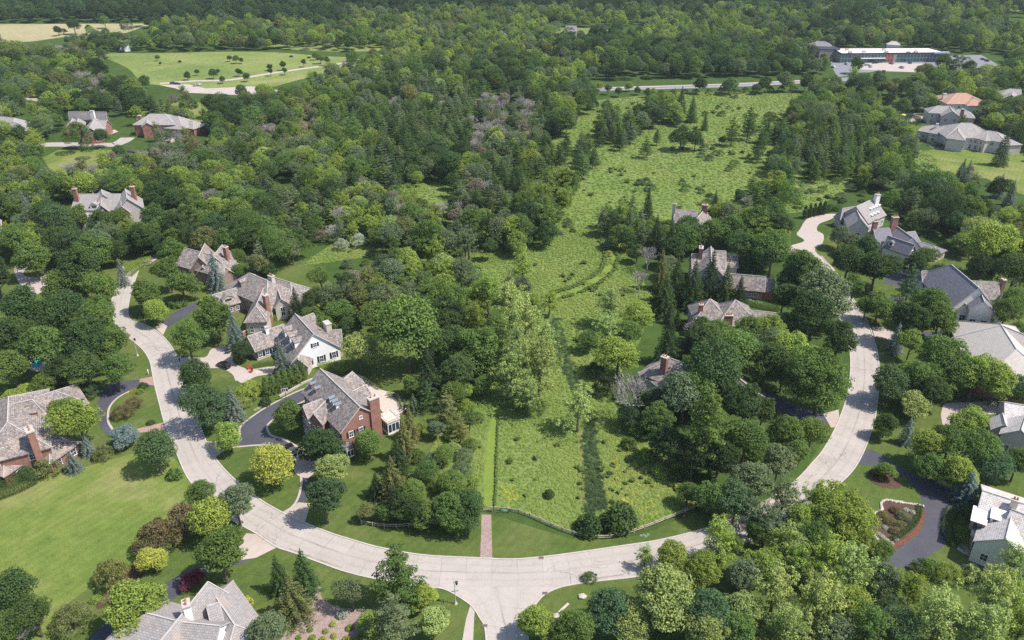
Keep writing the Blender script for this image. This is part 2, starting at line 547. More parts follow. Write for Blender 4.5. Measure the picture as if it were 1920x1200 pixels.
# ------------------------------------------------------------------ the ground and everything that lies on it
def poly(name, pts, z, mat, smooth=0, kind='structure', label=None, cat=None, parent=None):
    """flat sheet whose outline is surveyed from photo pixels"""
    W = [G(x, y, 0) for x, y in pts]
    if smooth: W = crom(W, smooth, closed=True)
    bm = bmesh.new()
    vs = [bm.verts.new((p.x, p.y, z)) for p in W]
    f = bm.faces.new(vs)
    if f.calc_area() and f.normal.z < 0: f.normal_flip()
    f.normal_update()
    if f.normal.z < 0: f.normal_flip()
    bmesh.ops.triangulate(bm, faces=bm.faces[:])
    me = bpy.data.meshes.new(name)
    bm.to_mesh(me); bm.free()
    l = me.uv_layers.new(name="UVMap")
    for lp in me.loops:
        co = me.vertices[lp.vertex_index].co
        l.data[lp.index].uv = (co.x, co.y)
    me.materials.append(mat)
    o = link(bpy.data.objects.new(name, me), parent)
    if parent is None: tag(o, label, cat, kind=kind)
    return o


def strip(name, A, B, z, mat, kind='structure'):
    """ribbon between two edges (world points), UV u = metres along, v = 0..1 across"""
    v, f, uv = [], [], []
    s = 0.0
    us = []
    for i in range(len(A)):
        if i: s += ((A[i] + B[i]) / 2 - (A[i - 1] + B[i - 1]) / 2).length
        us.append(s)
        v += [(A[i].x, A[i].y, z), (B[i].x, B[i].y, z)]
    for i in range(len(A) - 1):
        q = (2 * i, 2 * i + 1, 2 * i + 3, 2 * i + 2)
        quv = [(us[i], 0), (us[i], 1), (us[i + 1], 1), (us[i + 1], 0)]
        a, b, c = (Vector(v[q[0]]), Vector(v[q[1]]), Vector(v[q[2]]))
        if (b - a).cross(c - a).z < 0:
            q = q[::-1]; quv = quv[::-1]
        f.append(q); uv += quv
    o = mesh_obj(name, v, f, mat, None, uv)
    return tag(o, kind=kind) if kind else o


def offset(line, dist):
    out = []
    for i, p in enumerate(line):
        t = line[min(i + 1, len(line) - 1)] - line[max(i - 1, 0)]
        t.z = 0
        t.normalize()
        out.append(p + Vector((-t.y, t.x, 0)) * dist)
    return out


def ribbon(name, pts, width, z, mat, kind='structure'):
    c = crom([G(x, y) for x, y in pts], 6)
    return strip(name, offset(c, width / 2), offset(c, -width / 2), z, mat, kind)


def kerb(name, pts, side=1, gutter=True):
    """a raised kerb 0.13 m high along an edge, with the gutter pan beside it"""
    c = crom([G(x, y) for x, y in pts], 6)
    a, b = offset(c, 0.18 * side), offset(c, -0.12 * side)
    mb = MB()
    for i in range(len(c) - 1):
        for q in ([(a[i], 0.15), (b[i], 0.15), (b[i + 1], 0.15), (a[i + 1], 0.15)],
                  [(b[i], 0.0), (b[i + 1], 0.0), (b[i + 1], 0.15), (b[i], 0.15)],
                  [(a[i + 1], 0.0), (a[i], 0.0), (a[i], 0.15), (a[i + 1], 0.15)]):
            mb.face([(p.x, p.y, h) for p, h in q])
    o = mb.build(name, M['kerb'])
    return tag(o, kind='structure')


# one sheet to the horizon; gently divided so that textures stay stable
S = 9000
gm = mesh_obj('ground', [(-S, -1500, 0), (S, -1500, 0), (S, S, 0), (-S, S, 0)], [(0, 1, 2, 3)], M['ground'])
tag(gm, kind='structure')

# lawns and fields
poly('lawn', [(-40, 960), (60, 902), (150, 878), (250, 850), (300, 835), (345, 885), (362, 935), (300, 980), (262, 1040), (190, 1090), (120, 1140), (80, 1230), (-60, 1230)], 0.02, M['bright_lawn'], 4)
poly('lawn', [(0, 480), (330, 440), (560, 470), (650, 560), (770, 640), (860, 760), (905, 960), (1070, 1010), (1200, 1004), (1330, 950), (1480, 930), (1560, 800), (1600, 680), (1560, 560), (1480, 480), (1560, 440), (1700, 470), (1950, 470), (2050, 800), (2050, 1240), (-150, 1240), (-150, 600)], 0.01, M['lawn'])
poly('meadow', [(800, 862), (822, 905), (862, 935), (906, 950), (960, 952), (1068, 996), (1200, 990), (1308, 945), (1290, 880), (1180, 800), (1140, 740), (1200, 640), (1225, 560), (1190, 500), (1170, 445), (1240, 425), (1300, 412), (1420, 408), (1520, 395), (1600, 350), (1740, 340), (1760, 300), (1640, 235), (1500, 175), (1280, 172), (1120, 188), (1050, 230), (1000, 330), (760, 335), (730, 372), (850, 430), (640, 445), (560, 500), (700, 480), (900, 500), (945, 600), (915, 700), (865, 760), (820, 815)], 0.05, M['meadow'])
poly('far_meadow', [(195, 102), (300, 100), (480, 97), (620, 106), (700, 112), (560, 150), (470, 168), (300, 160), (262, 150), (240, 128)], 0.05, M['field_green'], 4)
poly('meadow_strip', [(500, 88), (560, 80), (680, 80), (740, 90), (700, 96), (600, 96)], 0.05, M['field_green'], 4)
poly('hay_field', [(-160, 46), (100, 45), (290, 44), (235, 62), (130, 68), (60, 78), (-160, 84)], 0.05, M['straw'])
poly('clearing', [(1020, 56), (1080, 52), (1150, 58), (1140, 66), (1040, 66)], 0.05, M['field_green'], 4)
poly('clearing', [(1880, 12), (1990, 12), (1990, 22), (1890, 21)], 0.05, M['field_green'])
poly('lawn', [(1720, 285), (1800, 272), (1950, 280), (2080, 300), (2080, 410), (1900, 360), (1850, 335), (1760, 325)], 0.06, M['bright_lawn'])
poly('lawn', [(1640, 188), (1730, 182), (1760, 200), (1720, 215), (1680, 214)], 0.06, M['lawn'])
poly('lawn', [(1680, 240), (1760, 232), (1760, 262), (1720, 272), (1690, 262)], 0.06, M['lawn'])
poly('lawn', [(80, 296), (110, 281), (215, 281), (205, 305), (160, 330), (100, 330)], 0.06, M['bright_lawn'])
poly('lawn', [(250, 200), (330, 190), (410, 192), (400, 225), (350, 232), (255, 225)], 0.06, M['bright_lawn'])
poly('lawn', [(0, 168), (60, 170), (70, 185), (0, 185)], 0.06, M['bright_lawn'])
poly('garden_bed', [(560, 1118), (600, 1100), (604, 1122), (640, 1140), (700, 1150), (690, 1230), (520, 1230), (545, 1170)], 0.03, M['mulch'], 4)
poly('garden_bed', [(235, 1070), (268, 1052), (280, 1062), (215, 1130), (180, 1140), (195, 1110)], 0.03, M['darkmulch'], 4)

# the loop road: inner edge, outer edge (photo pixels of the kerb line)
IN = [(262, 500), (252, 530), (243, 560), (240, 585), (245, 600), (267, 607), (295, 622), (315, 642), (328, 662), (337, 685), (352, 735), (372, 790), (385, 825), (402, 857), (432, 892), (480, 932), (527, 960), (572, 981), (620, 1000), (665, 1014), (712, 1027), (792, 1041), (902, 1047), (960, 1049), (1015, 1045), (1085, 1036), (1160, 1025), (1232, 1014), (1310, 995), (1375, 972), (1430, 944), (1470, 918), (1497, 897), (1522, 870), (1545, 842), (1568, 800), (1585, 755), (1593, 717), (1595, 675), (1590, 640), (1580, 612), (1566, 580), (1545, 545), (1520, 510), (1500, 480)]
OUTL = [(232, 500), (222, 530), (210, 562), (210, 590), (218, 610), (231, 625), (250, 640), (269, 657), (281, 677), (286, 700), (291, 725), (300, 760), (310, 797), (327, 837), (350, 892), (385, 935), (430, 972), (480, 1000), (517, 1025), (552, 1037), (600, 1055), (645, 1071), (702, 1085), (797, 1100)]
OUTR = [(1055, 1100), (1110, 1091), (1195, 1081), (1270, 1064), (1350, 1035), (1430, 1004), (1500, 962), (1555, 922), (1590, 892), (1610, 865), (1626, 830), (1634, 805), (1642, 775), (1647, 725), (1647, 675), (1637, 632), (1624, 600), (1606, 570), (1585, 540), (1560, 505), (1540, 480)]
inner = resample(crom([G(*p) for p in IN], 8), 240)
outer_line = crom([G(*p) for p in OUTL + OUTR], 8)
outer = resample(outer_line, 1600)
pair = []
j = 0
for p in inner:                                   # nearest point, never going back
    best = min(range(j, min(j + 60, len(outer))), key=lambda k: (outer[k] - p).length)
    pair.append(outer[best]); j = best
strip('road', inner, pair, 0.04, M['road'])
W0 = [(797, 1100), (830, 1104), (857, 1117), (885, 1137), (902, 1162), (909, 1175), (912, 1200), (914, 1260)]
W1 = [(1055, 1100), (1022, 1114), (1005, 1132), (992, 1152), (988, 1175), (990, 1200), (992, 1225), (994, 1260)]
Wa = resample(crom([G(*p) for p in W0], 6), 30)
Wb = resample(crom([G(*p) for p in W1], 6), 30)
strip('side_street', Wa, Wb, 0.044, M['road'])
kerb('kerb', IN, 1)
kerb('kerb', OUTL[:-1] + W0, -1)
kerb('kerb', list(reversed(W1[:])) + OUTR[1:], -1)
# leaf litter and dirt along the gutters
for q in ([(1100, 1090), (1170, 1080)], [(540, 1031), (590, 1050), (640, 1067)], [(700, 1083), (790, 1098)], [(860, 1121), (885, 1142), (900, 1165)], [(470, 998), (515, 1023)]):
    c = crom([G(x, y) for x, y in q], 6)
    strip('gutter_dirt', offset(c, 0.2), offset(c, 0.55), 0.052, M['gutter'])

poly('footpath', [(882, 1135), (874, 1160), (867, 1200), (865, 1240), (886, 1240), (887, 1200), (889, 1160), (890, 1146)], 0.03, M['drive_pale'])
poly('mulch_path', [(903, 965), (921, 965), (922, 1000), (923, 1046), (900, 1046), (902, 1005)], 0.03, M['mulch'])
poly('mown_trail', [(908, 948), (926, 948), (928, 880), (935, 820), (932, 780), (926, 760), (918, 790), (912, 850), (906, 900)], 0.07, M['mown'])
ribbon('mown_trail', [(1138, 450), (1146, 480), (1140, 505), (1118, 525), (1080, 545), (1040, 556)], 3.2, 0.07, M['mown'])
poly('swale', [(1092, 780), (1100, 776), (1112, 783), (1122, 830), (1127, 870), (1133, 900), (1140, 955), (1120, 964), (1098, 960), (1093, 930), (1096, 900), (1091, 870), (1094, 840), (1088, 810)], 0.075, M['swale'])
poly('swale', [(1028, 598), (1046, 596), (1062, 640), (1072, 680), (1092, 730), (1112, 781), (1094, 779), (1072, 735), (1052, 690), (1034, 635)], 0.079, M['swale'])
poly('bare_strip', [(1084, 800), (1092, 800), (1096, 880), (1098, 950), (1088, 950), (1086, 880)], 0.078, M['brownstrip'])

# driveways
poly('driveway', [(288, 712), (262, 712), (235, 714), (205, 720), (188, 738), (182, 770), (188, 800), (205, 818), (240, 826), (250, 815), (212, 806), (203, 790), (205, 765), (222, 745), (255, 728), (290, 724)], 0.03, M['asphalt'], 4)
poly('driveway_apron', [(262, 711), (290, 705), (293, 724), (262, 718)], 0.036, M['brickpave'])
poly('driveway_apron', [(290, 796), (308, 792), (312, 806), (256, 812), (258, 804)], 0.036, M['brickpave'])
poly('driveway', [(424, 832), (448, 822), (452, 800), (480, 777), (517, 755), (565, 732), (605, 722), (612, 728), (575, 750), (530, 772), (512, 787), (501, 800), (508, 816), (530, 823), (552, 836), (548, 850), (530, 838), (508, 834), (480, 834), (430, 838)], 0.03, M['asphalt'], 3)
poly('driveway', [(548, 838), (578, 848), (592, 868), (586, 884), (583, 900), (576, 925), (571, 945), (556, 940), (564, 915), (563, 890), (556, 868), (545, 853)], 0.032, M['asphalt'], 3)
for e_ in ([(424, 831), (448, 821), (451, 800), (480, 776), (517, 754), (565, 731), (605, 721)], [(575, 750), (530, 772), (512, 787), (501, 800), (508, 816), (530, 823), (555, 836), (575, 845)],
           [(424, 840), (480, 835), (508, 835), (530, 839), (547, 852), (556, 868), (564, 890), (564, 915), (556, 940), (540, 958)],
           [(255, 728), (222, 745), (205, 765), (203, 790), (212, 806)], [(390, 690), (415, 690), (436, 700), (444, 714)]):
    ribbon('driveway_edging', e_, 0.55, 0.05, M['drive_pale'])
poly('driveway_apron', [(530, 960), (560, 942), (582, 944), (572, 980)], 0.036, M['apron'])
poly('driveway_apron', [(388, 828), (424, 829), (424, 842), (404, 858)], 0.036, M['apron'])
poly('parking_court', [(546, 832), (556, 838), (578, 850), (592, 870), (580, 896), (552, 886), (556, 860)], 0.036, M['drive_pale'], 3)
poly('driveway', [(300, 606), (328, 586), (352, 572), (372, 566), (366, 582), (346, 594), (322, 610), (308, 622)], 0.03, M['asphalt'])
poly('driveway_apron', [(290, 614), (302, 604), (314, 612), (306, 628)], 0.036, M['apron'])
poly('driveway', [(340, 672), (384, 670), (396, 655), (420, 648), (440, 652), (436, 676), (452, 688), (476, 692), (508, 688), (512, 700), (480, 706), (456, 718), (444, 712), (436, 700), (415, 690), (388, 690), (345, 700)], 0.03, M['drive_pale'], 4)
poly('driveway', [(495, 1003), (512, 1030), (478, 1046), (450, 1058), (420, 1066), (388, 1078), (330, 1120), (270, 1170), (200, 1240), (130, 1240), (180, 1182), (250, 1130), (310, 1092), (360, 1066), (420, 1040), (462, 1022)], 0.03, M['asphalt'])
poly('driveway_apron', [(462, 1000), (486, 1002), (520, 1026), (480, 1046), (452, 1050), (440, 1030)], 0.036, M['apron'])
poly('driveway', [(1608, 868), (1628, 842), (1660, 858), (1700, 885), (1760, 902), (1800, 912), (1790, 935), (1778, 970), (1772, 1018), (1750, 1036), (1712, 1062), (1650, 1062), (1676, 1034), (1710, 1012), (1732, 985), (1730, 945), (1712, 908), (1672, 880), (1630, 872)], 0.03, M['asphalt'], 4)
poly('driveway', [(1768, 760), (1775, 756), (1868, 752), (1872, 776), (1820, 780), (1796, 790), (1812, 812), (1790, 820), (1768, 800), (1764, 778)], 0.03, M['drive_pale'])
poly('driveway', [(1690, 628), (1760, 620), (1830, 622), (1832, 632), (1760, 633), (1700, 642)], 0.03, M['asphalt'])
poly('driveway_apron', [(1634, 612), (1656, 614), (1692, 628), (1690, 640), (1640, 632)], 0.036, M['drive_pale'])
poly('driveway', [(1640, 556), (1700, 560), (1690, 540), (1655, 530), (1668, 510), (1720, 500), (1760, 520), (1700, 560), (1660, 580), (1625, 590)], 0.03, M['asphalt'])
poly('driveway', [(1370, 738), (1420, 730), (1470, 748), (1520, 770), (1560, 778), (1575, 790), (1550, 800), (1500, 790), (1440, 762), (1380, 760)], 0.03, M['asphalt'])
poly('driveway_apron', [(1544, 776), (1572, 768), (1576, 800), (1558, 802)], 0.036, M['apron'])
poly('cul_de_sac', [(1540, 490), (1500, 485), (1472, 478), (1480, 462), (1508, 452), (1494, 440), (1500, 430), (1514, 410), (1545, 402), (1570, 402), (1556, 412), (1536, 420), (1532, 432), (1544, 440), (1542, 456), (1528, 470), (1560, 500), (1580, 530), (1560, 530)], 0.046, M['drive_pale'], 4)
poly('turning_circle', [(26, 502), (38, 492), (56, 498), (44, 510), (48, 518), (68, 520), (92, 515), (96, 524), (80, 545), (66, 552), (50, 540), (34, 528)], 0.046, M['drive_pale'], 3)
ribbon('track', [(262, 500), (300, 478), (350, 470), (430, 500)], 4, 0.03, M['drive_pale'])
poly('turning_circle', [(118, 444), (150, 438), (150, 446), (130, 452)], 0.046, M['drive_pale'])
poly('turning_circle', [(196, 456), (214, 452), (222, 462), (200, 470)], 0.046, M['drive_pale'])
ribbon('far_street', [(40, 275), (100, 271), (200, 272), (226, 267), (240, 258)], 8, 0.05, M['road'])
poly('driveway', [(160, 253), (190, 248), (215, 243), (222, 247), (195, 256), (165, 258)], 0.055, M['drive_pale'])
poly('driveway', [(296, 258), (328, 258), (328, 266), (306, 270)], 0.055, M['drive_pale'])
ribbon('far_street', [(30, 184), (80, 186), (135, 186)], 10, 0.08, M['drive_pale'])
poly('parking_lot', [(300, 160), (352, 158), (386, 166), (470, 162), (530, 170), (520, 178), (440, 178), (350, 174), (330, 166)], 0.055, M['drive_pale'])
ribbon('trail', [(300, 157), (360, 152), (430, 150), (500, 139), (560, 130), (620, 122), (680, 112), (720, 104)], 5, 0.07, M['drive_pale'])
ribbon('highway', [(1120, 168), (1180, 165.5), (1260, 163.5), (1380, 159.5), (1500, 153.5), (1600, 148)], 11, 0.06, M['highway'])
ribbon('highway_shoulder', [(1140, 165), (1260, 161), (1380, 157), (1500, 151)], 2.5, 0.08, M['drive_pale'])
ribbon('highway_median', [(1140, 168.5), (1260, 165.5), (1380, 161.5), (1500, 155.5)], 1.2, 0.084, M['drive_pale'])
poly('parking_lot', [(1555, 116), (1700, 117), (1790, 104), (1840, 103), (1872, 122), (1850, 135), (1740, 136), (1640, 134), (1570, 145)], 0.05, M['highway'])
poly('loading_yard', [(1620, 118), (1730, 119), (1722, 136), (1610, 130)], 0.056, M['drive_pale'])

# ------------------------------------------------------------------ houses
def house(name, label, cat, wings, walls='brick', roof='shake', chimneys=(), windows=(), dormers=(), group=None, extras=None, caps=True):
    """wings: dicts with ridge end pixels a, b at ridge height zr; e = pixel of an eave corner at height ze (gives the
    half width) or w = half width; ends = two letters g (gable) / h (hip) / f (flat roof box)"""
    W = []
    for s in wings:
        A, B = G(*s['a'], s['zr']), G(*s['b'], s['zr'])
        A.z = B.z = 0
        if (B - A).length < 0.05: B = A + Vector((0.05, 0, 0))
        t = (B - A).normalized()
        n = Vector((-t.y, t.x, 0))
        if 'e' in s:
            E = G(*s['e'], s['ze']); E.z = 0
            w = abs((E - A).dot(n))
        else:
            w = s['w']
        W.append(dict(A=A, B=B, t=t, n=n, w=w, **{k: s[k] for k in s if k not in ('a', 'b', 'e', 'w')}))
    C = sum(((q['A'] + q['B']) / 2 for q in W), Vector((0, 0, 0))) / len(W)
    root = tag(empty(name, (C.x, C.y, 0)), label, cat, group)
    wallmb, rmb, cmb = {}, {}, MB()
    OH = 0.45
    for i, q in enumerate(W):
        A, B, t, n, w = q['A'] - C, q['B'] - C, q['t'], q['n'], q['w']
        ze, zr = q['ze'] + i * 0.013, q['zr'] + i * 0.013
        ends = q.get('ends', 'gg')
        wm = q.get('wall', walls); rm = q.get('roof', roof)
        mb = wallmb.setdefault(wm, MB()); rb = rmb.setdefault(rm, MB())
        hf = q.get('hf', 1.0)
        EA = A - t * (w * hf if ends[0] == 'h' else 0.0)
        EB = B + t * (w * hf if ends[1] == 'h' else 0.0)
        # walls inset by the overhang
        wi = w - OH
        a0 = EA + t * (OH if ends[0] == 'h' else 0.3); b0 = EB - t * (OH if ends[1] == 'h' else 0.3)
        zw = ze + 0.02
        P = [a0 - n * wi, b0 - n * wi, b0 + n * wi, a0 + n * wi]
        V = lambda p, z: (p.x, p.y, z)
        slope = (zr - ze) / max(w, 0.1)
        zwall = ze + slope * OH - 0.06 if ends != 'ff' else ze
        mb.face([V(P[0], 0), V(P[1], 0), V(P[1], zwall), V(P[0], zwall)])
        mb.face([V(P[2], 0), V(P[3], 0), V(P[3], zwall), V(P[2], zwall)])
        for k, (p, r, sgn) in enumerate(((P[3], P[0], 1), (P[1], P[2], 1))):
            if ends[k] == 'g':
                mid = (p + r) / 2
                mb.face([V(p, 0), V(r, 0), V(r, zwall), V(mid, zr - 0.1), V(p, zwall)])
            else:
                mb.face([V(p, 0), V(r, 0), V(r, zwall), V(p, zwall)])
        # roof slabs
        th = 0.22
        if ends == 'ff':
            c4 = [EA - n * w, EB - n * w, EB + n * w, EA + n * w]
            rb.prism([V(p, ze) for p in c4], [V(p, ze + 0.35) for p in c4])
        else:
            for sgn in (-1, 1):
                e0, e1 = EA + n * w * sgn, EB + n * w * sgn
                quad = [V(e0, ze), V(e1, ze), V(B, zr), V(A, zr)]
                L_ = [(0, 0), ((e1 - e0).length, 0), (((B - e0)).dot(t), math.hypot(w, zr - ze)), (((A - e0)).dot(t), math.hypot(w, zr - ze))]
                if (A - B).length < 0.06:
                    quad = quad[:3]; L_ = L_[:3]
                if sgn == 1: quad = quad[::-1]; L_ = L_[::-1]
                rb.face(quad, uv=L_)
                rb.face([(x, y, z - th) for x, y, z in quad[::-1]], uv=L_[::-1])
                rb.face([V(e0, ze - th), V(e1, ze - th), V(e1, ze), V(e0, ze)][::-sgn])
            for k, (Rg, Ee, sg) in enumerate(((A, EA, -1), (B, EB, 1))):
                e0, e1 = Ee - n * w, Ee + n * w
                if ends[k] == 'h':
                    tri = [V(e0, ze), V(e1, ze), V(Rg, zr)]
                    u = [(0, 0), (2 * w, 0), (w, math.hypot(w * hf, zr - ze))]
                    if sg == -1: tri = tri[::-1]; u = u[::-1]
                    rb.face(tri, uv=u)
                    rb.face([V(e0, ze - th), V(e1, ze - th), V(e1, ze), V(e0, ze)][::sg])
                    if caps:
                        for ee in (e0, e1): cmb.tube([V(ee, ze + 0.03), V(Rg, zr + 0.05)], 0.13, 4, cap=False)
                else:
                    for ee in (e0, e1):
                        qd = [V(ee, ze - th), V(ee, ze), V(Rg, zr), V(Rg, zr - th)]
                        rb.face(qd)
                        if caps:
                            o_ = t * 0.04 * sg
                            cmb.tube([V(ee + o_, ze - 0.12), V(Rg + o_, zr - 0.1)], 0.11, 4, cap=True)
            if caps and (A - B).length > 0.5:
                cmb.tube([V(A, zr + 0.04), V(B, zr + 0.04)], 0.16, 4)
        q.update(a0=a0, b0=b0, wi=wi, zwall=zwall, P=P, EA=EA, EB=EB, cA=A, cB=B, sl=slope)
    for k, mb in wallmb.items(): mb.build('wall', M[k], root)
    roofs = [rb.build('roof', M[k], root) for k, rb in rmb.items()]
    if caps and cmb.v: cmb.build('roof_trim', M['ridge'], root)
    # chimneys: (px, py, z of the top, width, depth, material, pots)
    for c in chimneys:
        px, py, zt, cw, cd, cm = c[:6]
        p = G(px, py, zt) - C
        ang = math.atan2(W[0]['t'].y, W[0]['t'].x) + (c[7] if len(c) > 7 else 0)
        mb = MB()
        mb.box((p.x, p.y, 0.0), (cw, cd, zt - 0.35), ang, 0)
        mb.box((p.x, p.y, zt - 0.35), (cw + 0.25, cd + 0.25, 0.3), ang, 1)
        ch = mb.build('chimney', [M[cm], M['kerb']], roofs[0])
        if len(c) > 6 and c[6]:
            for k in range(c[6]):
                off = (k - (c[6] - 1) / 2) * cw / max(c[6], 1) * 0.85
                pm = MB()
                pm.cone((p.x + off * math.cos(ang), p.y + off * math.sin(ang), zt - 0.05), 0.2, 0.15, 0.7, 8, 0)
                pm.build('chimney_pot', M['terracotta'], ch)
    # windows: (wing, side L/R/A/B, count, z of the sill, width, height, shutters, t0, t1)
    for wd in windows:
        wi_, side, cnt, z0, ww, wh = wd[:6]
        sh = wd[6] if len(wd) > 6 else 0
        t0, t1 = (wd[7], wd[8]) if len(wd) > 8 else (0.0, 1.0)
        q = W[wi_]
        P = q['P']
        if side == 'R': s0, s1, nn = P[0], P[1], -q['n']
        elif side == 'L': s0, s1, nn = P[3], P[2], q['n']
        elif side == 'A': s0, s1, nn = P[3], P[0], -q['t']
        else: s0, s1, nn = P[1], P[2], q['t']
        d = (s1 - s0)
        dl = d.length; d = d.normalized()
        for k in range(cnt):
            tt = t0 + (t1 - t0) * (k + 0.5) / cnt
            c0 = s0 + d * dl * tt
            fr = MB()
            up = Vector((0, 0, 1))
            o0 = c0 - d * (ww / 2) + up * z0 + nn * 0.005
            b_ = 0.11
            fr.obox(o0 - d * b_, d * b_, nn * 0.09, up * wh)
            fr.obox(o0 + d * ww, d * b_, nn * 0.09, up * wh)
            fr.obox(o0 - d * b_ + up * wh, d * (ww + 2 * b_), nn * 0.09, up * b_)
            fr.obox(o0 - d * (b_ + .05) - up * b_, d * (ww + 2 * b_ + .1), nn * 0.14, up * b_)
            fr.obox(o0 + d * (ww / 2 - 0.03), d * 0.06, nn * 0.06, up * wh)
            fr.obox(o0 + up * (wh / 2 - 0.03), d * (ww / 2 - 0.03), nn * 0.058, up * 0.06)
            fr.obox(o0 + d * (ww / 2 + 0.03) + up * (wh / 2 - 0.03), d * (ww / 2 - 0.03), nn * 0.058, up * 0.06)
            fo = fr.build('window', M['white'], root)
            g = MB()
            g.face([o0 + nn * 0.03, o0 + d * ww + nn * 0.03, o0 + d * ww + up * wh + nn * 0.03, o0 + up * wh + nn * 0.03])
            g.build('pane', M['windowdark'], fo)
            if sh:
                for sg in (-1, 1):
                    s = MB()
                    c1 = c0 + d * sg * (ww / 2 + 0.14 + ww * 0.28) + up * z0 + nn * 0.005
                    s.obox(c1 - d * ww * 0.24, d * ww * 0.48, nn * 0.06, up * wh)
                    s.build('shutter', M['shutter'], fo)
    # dormers: (wing, side L/R, fraction along the ridge, fraction up the slope, width, height, material of the top, walls)
    for dm in dormers:
        wi_, side, ft, fu, dw, dh, tm, wmn = dm[:8]
        q = W[wi_]
        sg = 1 if side == 'L' else -1
        nn = q['n'] * sg
        base = q['cA'].lerp(q['cB'], ft)
        dist = q['w'] * (1 - fu)
        z0 = q['ze'] + (q['zr'] - q['ze']) * fu
        f0 = base + nn * dist
        ln = min(dh / max(q['sl'], 0.2) + 0.2, dist)
        t = q['t']
        mb = MB()
        up = Vector((0, 0, 1))
        o0 = f0 - t * dw / 2 + up * z0
        mb.face([o0, o0 + t * dw, o0 + t * dw + up * dh, o0 + up * dh][::-sg])
        mb.face([o0, o0 + up * dh, o0 - nn * ln + up * dh][::-sg])
        mb.face([o0 + t * dw, o0 + t * dw + up * dh, o0 + t * dw - nn * ln + up * dh][::sg])
        gp = f0 + up * (z0 + dh + dw * 0.3)
        flat = len(dm) > 8 and dm[8] == 'flat'
        do = None
        if not flat:
            mb.face([o0 + up * dh, o0 + t * dw + up * dh, gp][::-sg])
        do = mb.build('dormer', M[wmn], roofs[0])
        rb = MB()
        ov = 0.2
        if flat:
            rb.obox(o0 - t * ov + nn * ov + up * (dh + 0.0), t * (dw + 2 * ov), -nn * (ln + ov + 0.8), up * 0.14)
        else:
            back = -nn * (ln + dw * 0.3 / max(q['sl'], 0.2))
            for s2 in (0, 1):
                e = o0 + up * dh + (t * (dw + ov) if s2 else -t * ov) + nn * ov - up * 0.06
                rg = gp + nn * ov
                fc = [e, rg, rg + back, e + back * 0.8]
                rb.face(fc); rb.face([p + up * 0.12 for p in fc][::-1])
                rb.face([e, e + up * .12, rg + up * .12, rg])
        rb.build('dormer_roof', M[tm], do)
        g = MB()
        a = o0 + t * dw * 0.2 + up * dh * 0.15 + nn * 0.03
        g.face([a, a + t * dw * 0.6, a + t * dw * 0.6 + up * dh * 0.75, a + up * dh * 0.75])
        g.build('pane', M['windowdark'], do)
    if extras: extras(root, C, W)
    return root


def px_box(root, C, px, py, z, size, rz, mat, name, h=None):
    p = G(px, py, z) - C
    mb = MB()
    mb.box((p.x, p.y, z - (h if h else size[2])), size, rz)
    return mb.build(name, M[mat], root)


def brick_house_extras(root, C, W):
    q = W[0]
    # bay window low on the gable wall
    p = G(652, 838, 3.2) - C; p.z = 0
    t, n = q['t'], q['n']
    fr = MB()
    b = [p + t * 1.3 - n * 0.9, p + t * 1.3 + n * 0.9, p - t * 1.5 + n * 1.7, p - t * 1.5 - n * 1.7]
    fr.prism([(v.x, v.y, 0.9) for v in b][::-1], [(v.x, v.y, 3.2) for v in b][::-1])
    bay = fr.build('bay_window', M['white'], root)
    rf = MB()
    top = p - t * 1.5
    for i in range(3):
        a, c = b[(i + 3) % 4], b[(i + 4) % 4]
        rf.face([(a.x, a.y, 3.22), (c.x, c.y, 3.22), (top.x, top.y, 4.2)])
    rf.build('bay_roof', M['slate'], bay)
    gl = MB()
    for i in range(3):
        a, c = b[(i + 3) % 4].copy(), b[(i + 4) % 4].copy()
        d = (c - a); L = d.length; d.normalize()
        nn = Vector((d.y, -d.x, 0))
        if nn.dot((a + c) / 2 - p + t * 0.3) < 0: nn = -nn
        k = 2 if L > 1.5 else 1
        for s in range(k):
            o = a + d * (L * (s + 0.12) / k) + nn * 0.03
            e = d * (L * 0.76 / k)
            gl.face([(o.x, o.y, 1.3), (o.x + e.x, o.y + e.y, 1.3), (o.x + e.x, o.y + e.y, 2.95), (o.x, o.y, 2.95)])
    gl.build('pane', M['windowdark'], bay)
    # white balustraded sun room roof
    p = G(729, 777, 4.5) - C; p.z = 0
    ang = math.atan2(t.y, t.x)
    mb = MB()
    mb.box((p.x, p.y, 0), (4.4, 3.4, 3.6), ang)
    sr = mb.build('sun_room', M['white'], root)
    gl = MB()
    up3 = Vector((0, 0, 1))
    for k in range(3):
        gl.obox(p + t * 2.22 + n * (-1.5 + k * 1.05) + up3 * .7, t * .02, n * .85, up3 * 2.3)
    for k in range(4):
        gl.obox(p - n * 1.72 + t * (-2.0 + k * 1.05) + up3 * .7, t * .85, n * .02, up3 * 2.3)
    gl.build('pane', M['windowdark'], sr)
    mb = MB(); mb.box((p.x, p.y, 3.6), (4.8, 3.8, 0.25), ang); mb.build('roof_terrace', M['cream'], sr)
    rl = MB()
    for s in (-1, 1):
        rl.obox(p + t * -2.3 + n * s * 1.8 + Vector((0, 0, 4.6)), t * 4.6, n * 0.08, Vector((0, 0, 0.1)))
        for k in range(11):
            rl.obox(p + t * (-2.3 + k * 0.44) + n * s * 1.8 + Vector((0, 0, 3.85)), t * 0.07, n * 0.07, Vector((0, 0, 0.75)))
    rl.obox(p + t * 2.26 - n * 1.8 + Vector((0, 0, 4.6)), t * 0.08, n * 3.6, Vector((0, 0, 0.1)))
    for k in range(9):
        rl.obox(p + t * 2.26 + n * (-1.8 + k * 0.44) + Vector((0, 0, 3.85)), t * 0.07, n * 0.07, Vector((0, 0, 0.75)))
    rl.build('railing', M['white'], sr)


